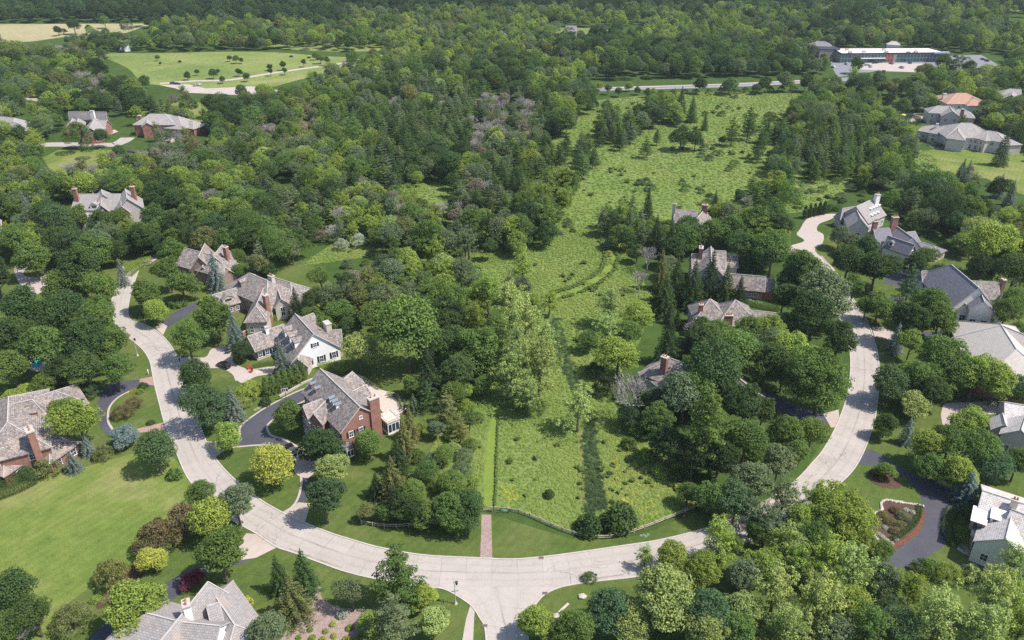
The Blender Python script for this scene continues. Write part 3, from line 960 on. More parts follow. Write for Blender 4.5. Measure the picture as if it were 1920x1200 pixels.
house('brick_house', 'large red brick house with tall brick chimney, grey shake roof and three blue topped dormers', 'house', [
    dict(a=(600, 691), b=(675, 763), zr=12.6, ze=7.4, e=(636, 811)),
    dict(a=(604, 748), b=(568, 761), zr=10.4, ze=7.0, w=3.2),
    dict(a=(622, 740), b=(588, 775), zr=10.0, ze=7.0, w=2.2, roof='shake'),
    dict(a=(640, 716), b=(661, 697), zr=7.2, ze=4.6, w=3.4),
    dict(a=(660, 735), b=(686, 722), zr=8.4, ze=5.2, w=3.6),
], 'brick', 'shake',
    chimneys=[(699, 744, 13.6, 2.6, 1.5, 'brick', 2, 1.57)],
    windows=[(0, 'B', 2, 4.9, 1.0, 1.6, 1, 0.1, 0.6), (0, 'B', 1, 9.0, 0.6, 0.8, 0, 0.4, 0.6), (0, 'B', 1, 1.2, 1.0, 1.7, 0, 0.45, 0.65), (1, 'B', 3, 4.6, 0.9, 1.6), (1, 'B', 3, 1.3, 0.9, 1.8), (2, 'B', 2, 4.4, 0.9, 1.6), (0, 'R', 6, 4.6, 1.0, 1.6, 0), (0, 'R', 6, 1.2, 1.0, 1.7, 0), (0, 'L', 5, 1.2, 1.1, 1.8)],
    dormers=[(0, 'R', f, 0.44, 1.05, 1.2, 'bluetop', 'white') for f in (0.52, 0.60, 0.68)] + [(0, 'R', f, 0.34, 1.0, 1.2, 'bluetop', 'brick') for f in (0.08, 0.2)],
    extras=brick_house_extras)

house('white_house', 'white clapboard house with one broad white gable, black shutters and grey shake roof', 'house', [
    dict(a=(553, 588), b=(588, 626), zr=11.0, ze=3.9, w=7.6),
    dict(a=(464, 630.6), b=(532, 608), zr=6.6, ze=3.3, e=(475, 661.6), wall='cream'),
    dict(a=(561, 598), b=(588, 587.5), zr=8.0, ze=4.0, w=4.0),
    dict(a=(598, 622), b=(640, 618), zr=7.0, ze=3.6, w=4.2, roof='shake', wall='cream'),
    dict(a=(572, 650), b=(558, 673), zr=5.6, ze=3.0, w=2.8, wall='cream', ends='gg'),
], 'white', 'shake',
    chimneys=[(499, 612, 8.2, 1.0, 0.9, 'white', 0), (613, 604, 9.4, 2.6, 1.6, 'cream', 0)],
    windows=[(0, 'B', 1, 6.6, 1.0, 1.3, 1, 0.4, 0.6), (0, 'B', 3, 1.2, 1.1, 2.0, 1, 0.2, 1.0), (1, 'R', 4, 0.9, 1.1, 1.6, 1, 0.0, 0.8), (1, 'A', 1, 1.2, 1.1, 1.6, 1)],
    dormers=[(0, 'R', f, 0.35, 2.6, 1.9, 'shake', 'white') for f in (0.18, 0.45, 0.72)])

house('tudor_house', 'rambling grey shake roofed house with red brick chimney and round corner tower', 'house', [
    dict(a=(467, 512), b=(502, 527), zr=10.2, ze=5.2, w=6.5, ends='hh'),
    dict(a=(398, 553), b=(462, 534), zr=6.6, ze=3.4, e=(432, 573), wall='brick_tan'),
    dict(a=(494, 541), b=(480, 574), zr=8.4, ze=4.6, w=3.6, ends='gh', wall='cream'),
    dict(a=(515, 521), b=(545, 530), zr=8.0, ze=4.6, w=5.0, ends='hh', wall='cream'),
    dict(a=(520, 540), b=(527, 560), zr=7.6, ze=4.6, w=2.6, ends='gg', wall='cream'),
    dict(a=(538, 548), b=(562, 545), zr=6.4, ze=3.8, w=4.0, ends='hh', wall='cream'),
], 'brick_tan', 'shake',
    chimneys=[(497, 552, 11.0, 1.5, 1.4, 'brick', 1), (508, 516, 11.5, 2.0, 1.2, 'cream', 3)],
    windows=[(2, 'B', 2, 1.0, 1.0, 2.0), (4, 'B', 1, 1.4, 1.2, 3.0), (1, 'R', 5, 1.0, 1.0, 1.4), (3, 'R', 2, 1.4, 1.1, 1.8), (5, 'R', 2, 1.4, 1.1, 1.5), (1, 'A', 1, 1.0, 1.2, 1.5)],
    dormers=[(1, 'R', 0.32, 0.3, 3.6, 1.0, 'shake', 'cream'), (0, 'R', 0.0, 0.35, 2.0, 1.6, 'shake', 'brick_tan')])

house('stone_cottage', 'steep roofed brown stone house with leaning brick chimney behind big blue spruce', 'house', [
    dict(a=(346, 465), b=(405, 480), zr=9.0, ze=4.6, w=5.6, ends='gh'),
    dict(a=(384, 457), b=(372, 482), zr=9.6, ze=4.4, w=4.0, ends='gg'),
    dict(a=(417, 459), b=(400, 480), zr=9.8, ze=4.4, w=5.0, ends='gg'),
    dict(a=(388, 486), b=(379, 500), zr=6.4, ze=3.6, w=2.6),
    dict(a=(398, 478), b=(403, 492), zr=8.0, ze=4.0, w=3.0, wall='cream'),
    dict(a=(420, 500), b=(428, 506), zr=5.6, ze=3.0, w=3.0),
], 'brick_tan', 'shake', chimneys=[(422, 462, 12.0, 1.5, 1.3, 'brick', 2)],
    windows=[(3, 'B', 1, 1.6, 1.4, 1.7), (4, 'B', 1, 4.0, 0.8, 1.4), (0, 'R', 3, 1.2, 1.1, 1.5)])

house('brick_manor', 'big red brick house with hipped shake roofs and wide brick chimney at the frame edge', 'house', [
    dict(a=(16, 744), b=(14, 792), zr=11.0, ze=6.2, w=8.0, ends='hh'),
    dict(a=(19, 759), b=(60, 749), zr=10.6, ze=6.2, e=(96, 778), ends='gh'),
    dict(a=(60, 747), b=(103, 733), zr=8.0, ze=4.6, w=6.0, ends='gh'),
    dict(a=(66, 818), b=(92, 826), zr=5.6, ze=3.2, w=4.6, ends='gh'),
    dict(a=(-10, 850), b=(8, 856), zr=5.2, ze=3.2, w=4.0, ends='hh'),
], 'brick', 'shake', chimneys=[(54, 804, 12.2, 3.0, 1.5, 'brick', 2, 0.2)],
    windows=[(0, 'B', 2, 4.0, 1.5, 1.5), (1, 'R', 3, 3.4, 1.3, 1.5), (3, 'R', 2, 0.9, 1.3, 1.6), (3, 'B', 2, 0.9, 1.3, 1.8), (4, 'B', 1, 0.8, 1.3, 1.5), (4, 'R', 2, 0.8, 1.1, 1.3), (0, 'B', 3, 0.9, 1.2, 1.6)],
    dormers=[(0, 'L', 0.5, 0.3, 1.5, 1.2, 'shake', 'brick')])

house('grey_roof_house', 'house with smooth pale grey hipped roof and white chimney with two pots at bottom edge', 'house', [
    dict(a=(390, 1091), b=(300, 1204), zr=9.6, ze=5.0, e=(427, 1115), ends='hh'),
    dict(a=(275, 1150), b=(328, 1164), zr=8.6, ze=5.0, w=6.0, ends='hg'),
    dict(a=(341, 1167), b=(412, 1174), zr=8.8, ze=5.0, w=4.6, ends='hg', wall='white'),
    dict(a=(405, 1120), b=(440, 1172), zr=6.4, ze=3.2, w=5.0, ends='hh', wall='white'),
    dict(a=(388, 1138), b=(411, 1130), zr=8.4, ze=6.2, w=2.4, ends='gg', wall='white'),
], 'offwhite', 'shake_smooth', chimneys=[(348, 1130, 11.2, 1.9, 1.2, 'white', 2, 0.7)],
    windows=[(4, 'B', 2, 4.8, 1.1, 1.3), (2, 'B', 2, 4.6, 1.2, 1.6), (3, 'L', 3, 1.0, 1.2, 1.6), (3, 'B', 2, 1.0, 1.2, 1.6), (0, 'A', 2, 2.4, 1.2, 1.6)])

house('white_roof_house', 'house with bleached white shingle roof and boxy white dormers beside the curved asphalt drive', 'house', [
    dict(a=(1843, 920), b=(1960, 958), zr=9.2, ze=4.2, e=(1816, 1002), wall='brick_tan'),
    dict(a=(1896, 955), b=(1990, 992), zr=9.8, ze=5.2, w=6.5, wall='offwhite'),
    dict(a=(1898, 962), b=(1886, 1010), zr=8.8, ze=5.4, w=5.0, wall='offwhite'),
], 'brick_tan', 'shake_white', chimneys=[(1905, 936, 10.6, 1.3, 1.0, 'cream', 2)],
    windows=[(0, 'R', 3, 0.9, 1.3, 1.7, 0, 0.0, 0.6), (2, 'B', 2, 1.4, 1.2, 1.6)],
    dormers=[(0, 'R', 0.05, 0.12, 2.6, 2.2, 'hotroof', 'brick_tan', 'flat'), (0, 'R', 0.32, 0.34, 2.4, 1.8, 'hotroof', 'offwhite', 'flat')])

house('grey_stone_house', 'pale grey stone house with spotted shake roof at the right frame edge', 'house', [
    dict(a=(1884, 754), b=(1935, 763), zr=8.2, ze=5.2, e=(1862, 790), ends='gg'),
    dict(a=(1880, 775), b=(1885, 795), zr=7.0, ze=4.6, w=2.6),
    dict(a=(1925, 778), b=(1915, 806), zr=8.6, ze=5.6, w=4.0, ends='gg'),
], 'lilacwall', 'shake_white', windows=[(1, 'B', 1, 2.6, 1.3, 1.4), (0, 'R', 2, 1.0, 1.1, 1.4), (2, 'B', 2, 1.2, 1.2, 2.0)])

house('pale_roof_house', 'house with huge smooth pale beige hipped roof at the right frame edge', 'house', [
    dict(a=(1876.5, 608), b=(1906, 655), zr=10.4, ze=4.6, w=11.0, ends='hh'),
    dict(a=(1878, 610), b=(1950, 640), zr=10.4, ze=4.6, w=8.5, ends='hh'),
    dict(a=(1905, 660), b=(1925, 683), zr=8.2, ze=4.4, w=4.6, ends='gg'),
], 'brick', 'shake_pale', windows=[(0, 'A', 2, 1.4, 1.3, 1.6), (2, 'B', 2, 1.4, 1.3, 1.6), (0, 'R', 4, 1.2, 1.2, 1.6)])

house('white_gable_house', 'tall white rendered house with very steep grey slate roof and long low wings', 'house', [
    dict(a=(1784, 496), b=(1836, 540), zr=12.0, ze=4.6, w=7.2, ends='hg'),
    dict(a=(1728, 508), b=(1778, 511), zr=7.4, ze=3.6, w=4.6, roof='shake'),
    dict(a=(1820, 527), b=(1872, 530), zr=8.6, ze=4.6, w=5.0, roof='shake'),
    dict(a=(1834, 536), b=(1846, 566), zr=9.4, ze=6.2, w=3.6, ends='gg', roof='slate'),
    dict(a=(1800, 556), b=(1812, 572), zr=6.4, ze=3.2, w=3.0, roof='shake'),
], 'offwhite', 'slate', chimneys=[(1883, 523, 10.0, 1.5, 1.0, 'brick', 1)],
    windows=[(3, 'B', 2, 0.9, 1.6, 2.0), (4, 'B', 1, 0.9, 1.5, 1.8), (0, 'B', 2, 1.0, 1.2, 1.8), (1, 'R', 4, 1.0, 1.0, 1.4)])

house('twin_chimney_house', 'white rendered house with tangled slate gables and two clustered brick chimneys', 'house', [
    dict(a=(1638, 429), b=(1668, 428), zr=9.4, ze=5.0, w=5.0),
    dict(a=(1665, 442), b=(1715, 459), zr=8.4, ze=4.6, e=(1697, 478)),
    dict(a=(1678, 422), b=(1712, 446), zr=9.2, ze=4.8, w=4.6),
    dict(a=(1700, 436), b=(1716, 434), zr=7.2, ze=4.4, w=4.0),
    dict(a=(1734, 456), b=(1752, 462), zr=4.4, ze=3.0, w=3.5, ends='hh', wall='cream'),
], 'offwhite', 'slate', chimneys=[(1642, 414, 12.4, 1.6, 1.2, 'brick', 3), (1679, 406, 13.2, 2.2, 1.4, 'brick', 4)],
    windows=[(1, 'B', 1, 4.4, 1.3, 1.5), (0, 'A', 2, 4.6, 1.1, 1.9), (0, 'R', 3, 1.2, 1.1, 1.6), (2, 'B', 1, 4.4, 1.1, 1.4), (1, 'B', 2, 1.2, 1.2, 1.6)],
    dormers=[(1, 'R', 0.25, 0.3, 1.8, 1.4, 'slate', 'offwhite')])

house('slate_roof_house', 'long house with smooth grey slate roof and roof windows at the pale drive end', 'house', [
    dict(a=(1580, 391), b=(1606, 387), zr=7.6, ze=3.6, e=(1553, 408), ends='hg', roof='shake_smooth'),
    dict(a=(1606, 387), b=(1640, 372), zr=10.0, ze=4.6, w=6.4, roof='shake_smooth'),
    dict(a=(1604, 388), b=(1614, 410), zr=8.6, ze=4.4, w=4.2, roof='shake_smooth'),
], 'greywall', 'shake_smooth', chimneys=[(1646, 364, 12.6, 1.8, 1.5, 'offwhite', 2)],
    windows=[(0, 'R', 4, 1.0, 1.2, 1.6), (2, 'B', 1, 0.2, 1.8, 2.4), (1, 'R', 4, 1.2, 1.2, 1.6, 0)],
    dormers=[(1, 'R', f, 0.5, 0.9, 0.8, 'white', 'white') for f in (0.5, 0.65, 0.8, 0.95)] + [(1, 'R', f, 0.2, 0.9, 0.8, 'white', 'white') for f in (0.35, 0.52, 0.7)])

house('crossed_gable_house', 'shake roofed house with crossed ridges, blue grey gable and orange chimney pots', 'house', [
    dict(a=(1333, 462), b=(1334, 494), zr=11.0, ze=5.2, w=6.4, wall='greywall'),
    dict(a=(1297, 476), b=(1333, 477), zr=10.0, ze=5.4, w=4.8),
    dict(a=(1334, 470), b=(1361, 471), zr=10.0, ze=5.4, w=4.6),
    dict(a=(1340, 494), b=(1360, 495), zr=8.6, ze=5.2, w=4.4),
    dict(a=(1362, 478), b=(1383, 479), zr=6.6, ze=3.6, w=4.4),
], 'lilacwall', 'shake', chimneys=[(1315, 463, 12.8, 2.6, 1.3, 'brick', 4)],
    windows=[(0, 'B', 2, 3.4, 1.3, 1.8), (3, 'R', 2, 1.2, 1.2, 1.5)])

house('garage_wing_house', 'low brick outbuilding with plain grey shake gable roof beside white hydrangeas', 'house', [
    dict(a=(1366, 513), b=(1436, 519), zr=7.6, ze=3.4, e=(1424, 547)),
    dict(a=(1430, 522), b=(1452, 523), zr=6.2, ze=3.2, w=4.0, ends='gg'),
], 'brick', 'shake', windows=[(0, 'R', 2, 1.2, 1.6, 1.1, 0, 0.5, 0.9), (0, 'B', 1, 1.0, 2.6, 1.3)])

house('pyramid_roof_house', 'house with two pyramid shake roofs and orange chimney pots among trees', 'house', [
    dict(a=(1331, 560.5), b=(1331.3, 560.5), zr=10.6, ze=5.6, w=5.4, ends='hh'),
    dict(a=(1379, 562.5), b=(1379.3, 562.5), zr=10.8, ze=5.2, w=6.6, ends='hh'),
    dict(a=(1305, 582), b=(1350, 585), zr=7.0, ze=3.8, w=5.4, ends='gg'),
    dict(a=(1388, 580), b=(1472, 589), zr=7.0, ze=3.8, w=5.0, ends='gg'),
], 'lilacwall', 'shake', chimneys=[(1315, 570, 10.2, 1.2, 1.0, 'brick', 2), (1367, 590, 9.2, 2.4, 1.0, 'brick', 4)],
    windows=[(3, 'R', 4, 1.0, 1.1, 1.4), (2, 'R', 3, 1.0, 1.1, 1.4)])

house('hidden_house', 'brown shake roofed house mostly hidden by trees, brick chimney with orange pots', 'house', [
    dict(a=(1257, 672), b=(1318, 694), zr=9.6, ze=5.4, w=6.2, ends='hg'),
    dict(a=(1318, 694), b=(1365, 700), zr=8.0, ze=4.6, w=6.0),
    dict(a=(1374, 700), b=(1418, 736), zr=6.4, ze=3.4, w=4.4, ends='gg', wall='white'),
    dict(a=(1236, 690), b=(1250, 700), zr=7.0, ze=4.6, w=4.0, ends='hh'),
], 'lilacwall', 'shake', chimneys=[(1247, 668, 12.0, 1.7, 1.3, 'brick', 2)],
    windows=[(2, 'B', 2, 0.9, 1.2, 1.5), (3, 'A', 1, 1.2, 1.2, 1.5)])

house('gabled_house', 'small shake roofed house with a pot topped chimney at each end above the treetops', 'house', [
    dict(a=(1266, 392), b=(1308, 396), zr=9.0, ze=5.0, w=5.0),
    dict(a=(1320, 394), b=(1300, 418), zr=9.0, ze=5.0, w=5.0),
], 'lilacwall', 'shake', chimneys=[(1265, 381, 11.8, 1.2, 1.2, 'cream', 2), (1322, 383, 11.8, 2.2, 1.4, 'brick', 4)],
    windows=[(0, 'R', 3, 1.2, 1.1, 1.5)])

house('lodge_house', 'long grey roofed house with a brick chimney at either end and pointed front gables', 'house', [
    dict(a=(141, 364), b=(226, 363.5), zr=9.6, ze=4.8, w=6.4),
    dict(a=(235, 354), b=(238, 372), zr=10.6, ze=5.2, w=5.6),
    dict(a=(191, 368), b=(189, 385), zr=8.0, ze=4.6, w=2.8, wall='brick_tan'),
    dict(a=(227, 370), b=(227, 386), zr=8.0, ze=4.6, w=2.8, wall='brick_tan'),
    dict(a=(112, 397), b=(146, 398), zr=5.4, ze=3.0, w=5.0, ends='hh'),
    dict(a=(190, 356), b=(192, 364), zr=10.4, ze=6.4, w=4.0, ends='hg'),
], 'lilacwall', 'shake_smooth', chimneys=[(139, 353, 13.0, 1.6, 1.2, 'brick', 2), (247, 349, 13.6, 1.6, 1.2, 'brick', 2)],
    windows=[(2, 'B', 1, 4.2, 0.7, 1.6), (3, 'B', 1, 4.2, 0.7, 1.6), (0, 'R', 6, 1.2, 1.2, 1.6)],
    dormers=[(0, 'R', 0.5, 0.1, 3.0, 1.6, 'shake_smooth', 'white')])

house('far_brick_house', 'red brick house with triple garage doors and three small front gables', 'house', [
    dict(a=(128, 209), b=(199, 210), zr=10.6, ze=6.2, e=(124.5, 224.5)),
    dict(a=(136, 222), b=(132, 231), zr=7.8, ze=5.4, w=3.2),
    dict(a=(147, 222), b=(144, 233), zr=7.8, ze=5.4, w=3.4),
    dict(a=(178, 221), b=(168, 240), zr=8.8, ze=4.6, w=5.6),
    dict(a=(181, 226), b=(200, 226), zr=8.0, ze=4.2, w=5.0, ends='gg'),
], 'brick', 'shake_smooth', chimneys=[(172, 207, 12.0, 2.0, 1.2, 'offwhite', 0)],
    windows=[(4, 'R', 3, 0.3, 2.4, 2.3, 0), (0, 'R', 5, 4.0, 1.2, 1.5), (1, 'B', 1, 2.2, 1.4, 1.8), (2, 'B', 1, 0.4, 1.8, 2.6), (3, 'B', 2, 1.4, 1.4, 1.8)])

house('far_brick_house', 'red brick house with hipped grey roof, white trimmed windows and chimney on its left', 'house', [
    dict(a=(281.5, 213.6), b=(309, 213.6), zr=10.4, ze=6.2, w=7.6, ends='hh'),
    dict(a=(322, 217), b=(334, 218), zr=9.4, ze=4.4, w=8.0, ends='hh'),
    dict(a=(277, 222), b=(275, 230), zr=8.4, ze=6.2, w=3.2),
    dict(a=(350, 226), b=(362, 228), zr=6.6, ze=4.0, w=5.0, ends='hh'),
], 'brick', 'shake_smooth', chimneys=[(261, 216, 10.4, 1.8, 1.4, 'brick', 1)],
    windows=[(0, 'R', 5, 4.0, 1.2, 1.5, 0, 0.25, 0.8), (0, 'R', 5, 1.0, 1.2, 1.7, 0, 0.25, 0.8), (1, 'R', 3, 0.8, 2.0, 2.0)])

house('far_house', 'low grey roofed house cut by the left frame edge with pale walls', 'house', [
    dict(a=(0, 218), b=(26, 221), zr=9, ze=4.6, w=7.5, ends='hh'),
    dict(a=(18, 228), b=(36, 232), zr=7.4, ze=4.2, w=5, ends='hh')], 'cream', 'shake_smooth', windows=[(0, 'R', 4, 1.2, 1.2, 1.5)])
house('far_house', 'brick house corner with grey gable roof cut by the left frame edge', 'house', [
    dict(a=(-22, 415), b=(2, 412), zr=9, ze=5, w=5.5)], 'brick', 'shake_smooth', windows=[(0, 'R', 2, 1.2, 1.2, 1.5), (0, 'B', 1, 1.2, 1.2, 1.5)])
house('orange_roof_house', 'white villa with broad orange clay tile hipped roof', 'house', [
    dict(a=(1795, 174.5), b=(1812, 174.5), zr=10.6, ze=6.4, w=10.5, ends='hh'),
    dict(a=(1822, 181), b=(1828, 184), zr=9.2, ze=6.2, w=7.0, ends='hh')],
    'offwhite', 'tile_orange', chimneys=[(1772, 175, 10.5, 2.0, 1.4, 'offwhite', 0)],
    windows=[(0, 'R', 5, 3.6, 1.2, 1.5), (0, 'R', 5, 0.8, 1.4, 1.9), (1, 'R', 2, 3.4, 1.3, 1.5)])
house('far_house', 'pinkish brick house with grey hipped roofs just below the orange roofed villa', 'house', [
    dict(a=(1758, 198), b=(1780, 199), zr=9.4, ze=6.2, w=5.6, ends='hh'),
    dict(a=(1780, 199), b=(1786, 208), zr=9.2, ze=5.8, w=5.2, ends='hg'),
    dict(a=(1798, 205), b=(1810, 206), zr=8.2, ze=5.0, w=5.6, ends='hh')],
    'lilacwall', 'shake_smooth', chimneys=[(1806, 204, 10.5, 1.6, 1.3, 'brick', 0)],
    windows=[(0, 'R', 4, 3.8, 1.3, 1.5), (1, 'B', 2, 3.0, 1.3, 1.5), (0, 'R', 4, 0.9, 1.3, 1.7)])
house('mansion', 'very wide pale lavender mansion with many hipped grey roofs above its pool', 'house', [
    dict(a=(1802, 230.6), b=(1822, 231), zr=11.4, ze=6.2, w=10.5, ends='hh'),
    dict(a=(1750, 234), b=(1762, 236), zr=7.4, ze=4.4, w=6.5, ends='hh'),
    dict(a=(1770, 236), b=(1784, 238), zr=8.8, ze=5.4, w=6.0, ends='hh'),
    dict(a=(1854, 245), b=(1868, 247), zr=9.6, ze=6.2, w=6.5, ends='hh'),
    dict(a=(1834, 240), b=(1852, 246), zr=9.2, ze=6.2, w=6.8, ends='hh'),
    dict(a=(1876, 253), b=(1888, 258), zr=7.4, ze=5.0, w=5.8, ends='hh'),
    dict(a=(1798, 238), b=(1796, 246), zr=9.6, ze=6.2, w=4.5, ends='hh')],
    'greywall', 'shake_smooth', chimneys=[(1758, 231, 9.2, 1.2, 1.0, 'offwhite', 0)],
    windows=[(0, 'R', 7, 3.8, 1.2, 1.5), (0, 'R', 7, 0.5, 1.3, 2.3), (2, 'R', 3, 0.6, 1.4, 2.2), (2, 'R', 3, 3.6, 1.3, 1.2), (4, 'R', 5, 0.5, 1.3, 2.2), (4, 'R', 4, 3.8, 1.3, 1.5), (3, 'R', 4, 3.8, 1.4, 1.5), (3, 'R', 3, 0.6, 1.4, 2.0), (1, 'R', 2, 1.2, 1.4, 1.6), (5, 'R', 2, 1.2, 1.3, 1.6)])
house('far_house', 'red brick house with dark grey roof at the right frame edge near the woods', 'house', [
    dict(a=(1894, 166), b=(1915, 167.5), zr=8.6, ze=5.2, w=6.0, ends='hg'),
    dict(a=(1900, 172), b=(1897, 178), zr=8.0, ze=5.0, w=4.5)], 'brick', 'shake_smooth', windows=[(1, 'B', 2, 1.2, 1.3, 1.5)])
house('far_house', 'white gabled farmhouse half buried in the woods beyond the meadow', 'house', [
    dict(a=(222, 77), b=(232, 76.5), zr=7.5, ze=4.5, w=3.5), dict(a=(234, 76), b=(235, 78), zr=8, ze=4.5, w=3)], 'white', 'shake_pale')
house('barn', 'long pale walled shed with rust brown roof in the woodland clearing', 'barn', [
    dict(a=(1061, 48.5), b=(1081, 48.5), zr=11, ze=7, w=6)], 'cream', 'slate', windows=[(0, 'R', 4, 1.5, 2, 2.2)])
house('far_house', 'dark grey hipped roof rising over the trees behind the long commercial building', 'house', [
    dict(a=(1533, 77), b=(1546, 77.5), zr=11, ze=8, w=6, ends='hh')], 'greywall', 'slate')
house('far_house', 'small pale roofed house peeping from the woods above the commercial building', 'house', [
    dict(a=(1672, 77), b=(1681, 77.5), zr=10, ze=7.5, w=3.5, ends='hh')], 'offwhite', 'shake_pale')


# the long commercial building
def commercial():
    c4 = [G(1578, 100.6, 7), G(1775, 98.6, 7), G(1742, 90, 7), G(1560, 90.5, 7)]
    C = (c4[0] + c4[1]) / 2; C.z = 0
    root = tag(empty('commercial_building', C), 'long low commercial building with flat white roof and dark glass front', 'shop building')
    q = [Vector((p.x - C.x, p.y - C.y, 0)) for p in c4]
    V = lambda p, z: (p.x, p.y, z)
    mb = MB()
    mb.prism([V(p, 0) for p in q], [V(p, 6.6) for p in q], cap=False)
    mb.build('wall', M['tanwall'], root)
    mb = MB(); mb.prism([V(p, 6.6) for p in q], [V(p, 6.75) for p in q]); rf = mb.build('roof', M['hotroof'], root)
    mb = MB()
    for i in range(4):
        a, b = q[i], q[(i + 1) % 4]
        d = (b - a); L = d.length; d.normalize(); n = Vector((d.y, -d.x, 0))
        mb.obox(V(a - d * .3, 6.4), d * (L + .6), n * 0.5, Vector((0, 0, 1.0)))
    mb.build('parapet', M['dark'], rf)
    d = q[1] - q[0]; L = d.length; d.normalize(); n = Vector((d.y, -d.x, 0))
    cells = [(0.0, 0.12, 'tealglass'), (0.12, 0.20, 'windowdark'), (0.20, 0.42, 'tealglass'), (0.42, 0.50, 'cedar'), (0.50, 0.53, 'tanwall'), (0.53, 0.78, 'tealglass'), (0.78, 0.9, 'windowdark'), (0.9, 1.0, 'tealglass')]
    for a, b, mt in cells:
        mb = MB(); mb.obox(q[0] + d * (L * a + .1) + n * 0.05, d * (L * (b - a) - .2), n * 0.25, Vector((0, 0, 6.2)))
        mb.build('shopfront', M[mt], root)
    fr = MB()
    for k in range(33):
        fr.obox(q[0] + d * (L * k / 32 - .08) + n * 0.32, d * 0.16, n * 0.12, Vector((0, 0, 6.2)))
    for z in (0.1, 3.1, 6.1): fr.obox(q[0] + n * 0.31 + Vector((0, 0, z)), d * L, n * 0.1, Vector((0, 0, 0.18)))
    fr.build('shopfront_frame', M['galv'], root)
    mb = MB(); mb.obox(q[0] + d * L * 0.15 + n * 0.45 + Vector((0, 0, 3.3)), d * L * 0.27, n * 1.6, Vector((0, 0, 0.3))); mb.build('canopy', M['white'], root)
    mb = MB(); mb.obox(q[0] + d * L * 0.86 + n * 0.6 + Vector((0, 0, 6.9)), d * L * 0.15, n * 2.5, Vector((0, 0, 1.0))); mb.build('canopy', M['galv'], root)
    for px, py in ((1588, 94), (1594, 98.5), (1620, 97.5), (1657, 94), (1662, 98), (1703, 99), (1717, 97.3)):
        p = G(px, py, 7) - C
        m2 = MB(); m2.box((p.x, p.y, 6.76), (2.6, 2.0, 1.3)); m2.box((p.x, p.y, 8.06), (1.2, 1.2, .3)); m2.build('rooftop_unit', M['cream'], rf)
    p = G(1547, 92, 6) - C
    mb = MB(); mb.box((p.x, p.y, 0), (16, 22, 7.5)); mb.build('side_wing', M['tanwall'], root)
    mb = MB(); mb.box((p.x, p.y, 7.5), (16.6, 22.6, .4)); mb.build('side_wing_roof', M['dark'], root)


commercial()

# ------------------------------------------------------------------ foliage
def unit(a):
    return a / np.maximum(np.linalg.norm(a, axis=1, keepdims=True), 1e-9)


def leaf_mesh(name, pos, nrm, size, aspect, lv, mat):
    """one small pointed leaf clump face (rhombus) per position"""
    n = len(pos)
    r = RNG.normal(size=(n, 3))
    a = unit(np.cross(nrm, r))
    b = np.cross(nrm, a)
    s = size if np.ndim(size) else np.full(n, size)
    s = s[:, None]
    V = np.empty((n, 4, 3))
    V[:, 0] = pos - a * s * aspect
    V[:, 1] = pos - b * s * 0.62
    V[:, 2] = pos + a * s * aspect
    V[:, 3] = pos + b * s * 0.62
    me = bpy.data.meshes.new(name)
    me.vertices.add(n * 4)
    me.vertices.foreach_set("co", V.reshape(-1).astype(np.float32))
    me.loops.add(n * 4)
    me.loops.foreach_set("vertex_index", np.arange(n * 4, dtype=np.int32))
    me.polygons.add(n)
    me.polygons.foreach_set("loop_start", np.arange(0, n * 4, 4, dtype=np.int32))
    me.polygons.foreach_set("loop_total", np.full(n, 4, dtype=np.int32))
    at = me.attributes.new("lv", 'FLOAT', 'FACE')
    at.data.foreach_set("value", np.clip(lv, 0, 1).astype(np.float32))
    me.materials.append(mat)
    me.update()
    me.validate()
    return me


class Crown:
    def __init__(self): self.p, self.n, self.s, self.l = [], [], [], []

    def clump(self, c, rad, num, size, lvb, up=-0.35, spread=0.65):
        num, size = int(num * 1.4), size * .84
        d = unit(RNG.normal(size=(num * 2, 3)))
        d = d[d[:, 2] > up][:num]
        m = len(d)
        rr = RNG.uniform(0.72, 1.08, (m, 1))
        self.p.append(np.array(c) + d * np.array(rad) * rr)
        self.n.append(unit(d + RNG.normal(size=(m, 3)) * spread + np.array([0, 0, 0.5])))
        self.s.append(size * RNG.uniform(0.7, 1.3, m))
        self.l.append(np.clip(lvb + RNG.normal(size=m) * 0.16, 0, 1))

    def mesh(self, name, aspect, mat):
        return leaf_mesh(name, np.concatenate(self.p), np.concatenate(self.n), np.concatenate(self.s), aspect, np.concatenate(self.l), mat)


def fib(n):
    i = np.arange(n) + 0.5
    ph = np.arccos(1 - 2 * i / n)
    th = math.pi * (1 + 5 ** 0.5) * i
    return np.stack([np.cos(th) * np.sin(ph), np.sin(th) * np.sin(ph), np.cos(ph)], 1)


def leafy_mesh(name, nc=80, R_=(3.4, 3.4, 3.5), zc=5.9, rc=(0.8, 1.35), leaves=60, size=0.2, lob=0.22, low=-0.75, mat=None):
    """rounded crown: clumps of leaves over a lumpy envelope"""
    cr = Crown()
    lobes = unit(RNG.normal(size=(7, 3)))
    la = RNG.uniform(-lob, lob, 7)
    D = unit(fib(nc) + RNG.normal(size=(nc, 3)) * 0.12)
    for d in D:
        if d[2] < low: continue
        k = 1 + sum(a * max(0, float(d @ l)) ** 3 for a, l in zip(la, lobes)) + RNG.uniform(-0.1, 0.08)
        r = RNG.uniform(*rc)
        c = d * np.array(R_) * k * 0.88
        c[2] += zc
        cr.clump(c, (r, r, r * 0.75), leaves, size, RNG.uniform(0.3, 0.7))
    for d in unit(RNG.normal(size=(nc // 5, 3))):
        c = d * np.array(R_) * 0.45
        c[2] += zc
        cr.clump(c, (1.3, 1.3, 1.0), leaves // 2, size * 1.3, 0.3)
    return cr.mesh(name, 1.0, mat or M['leaf'])


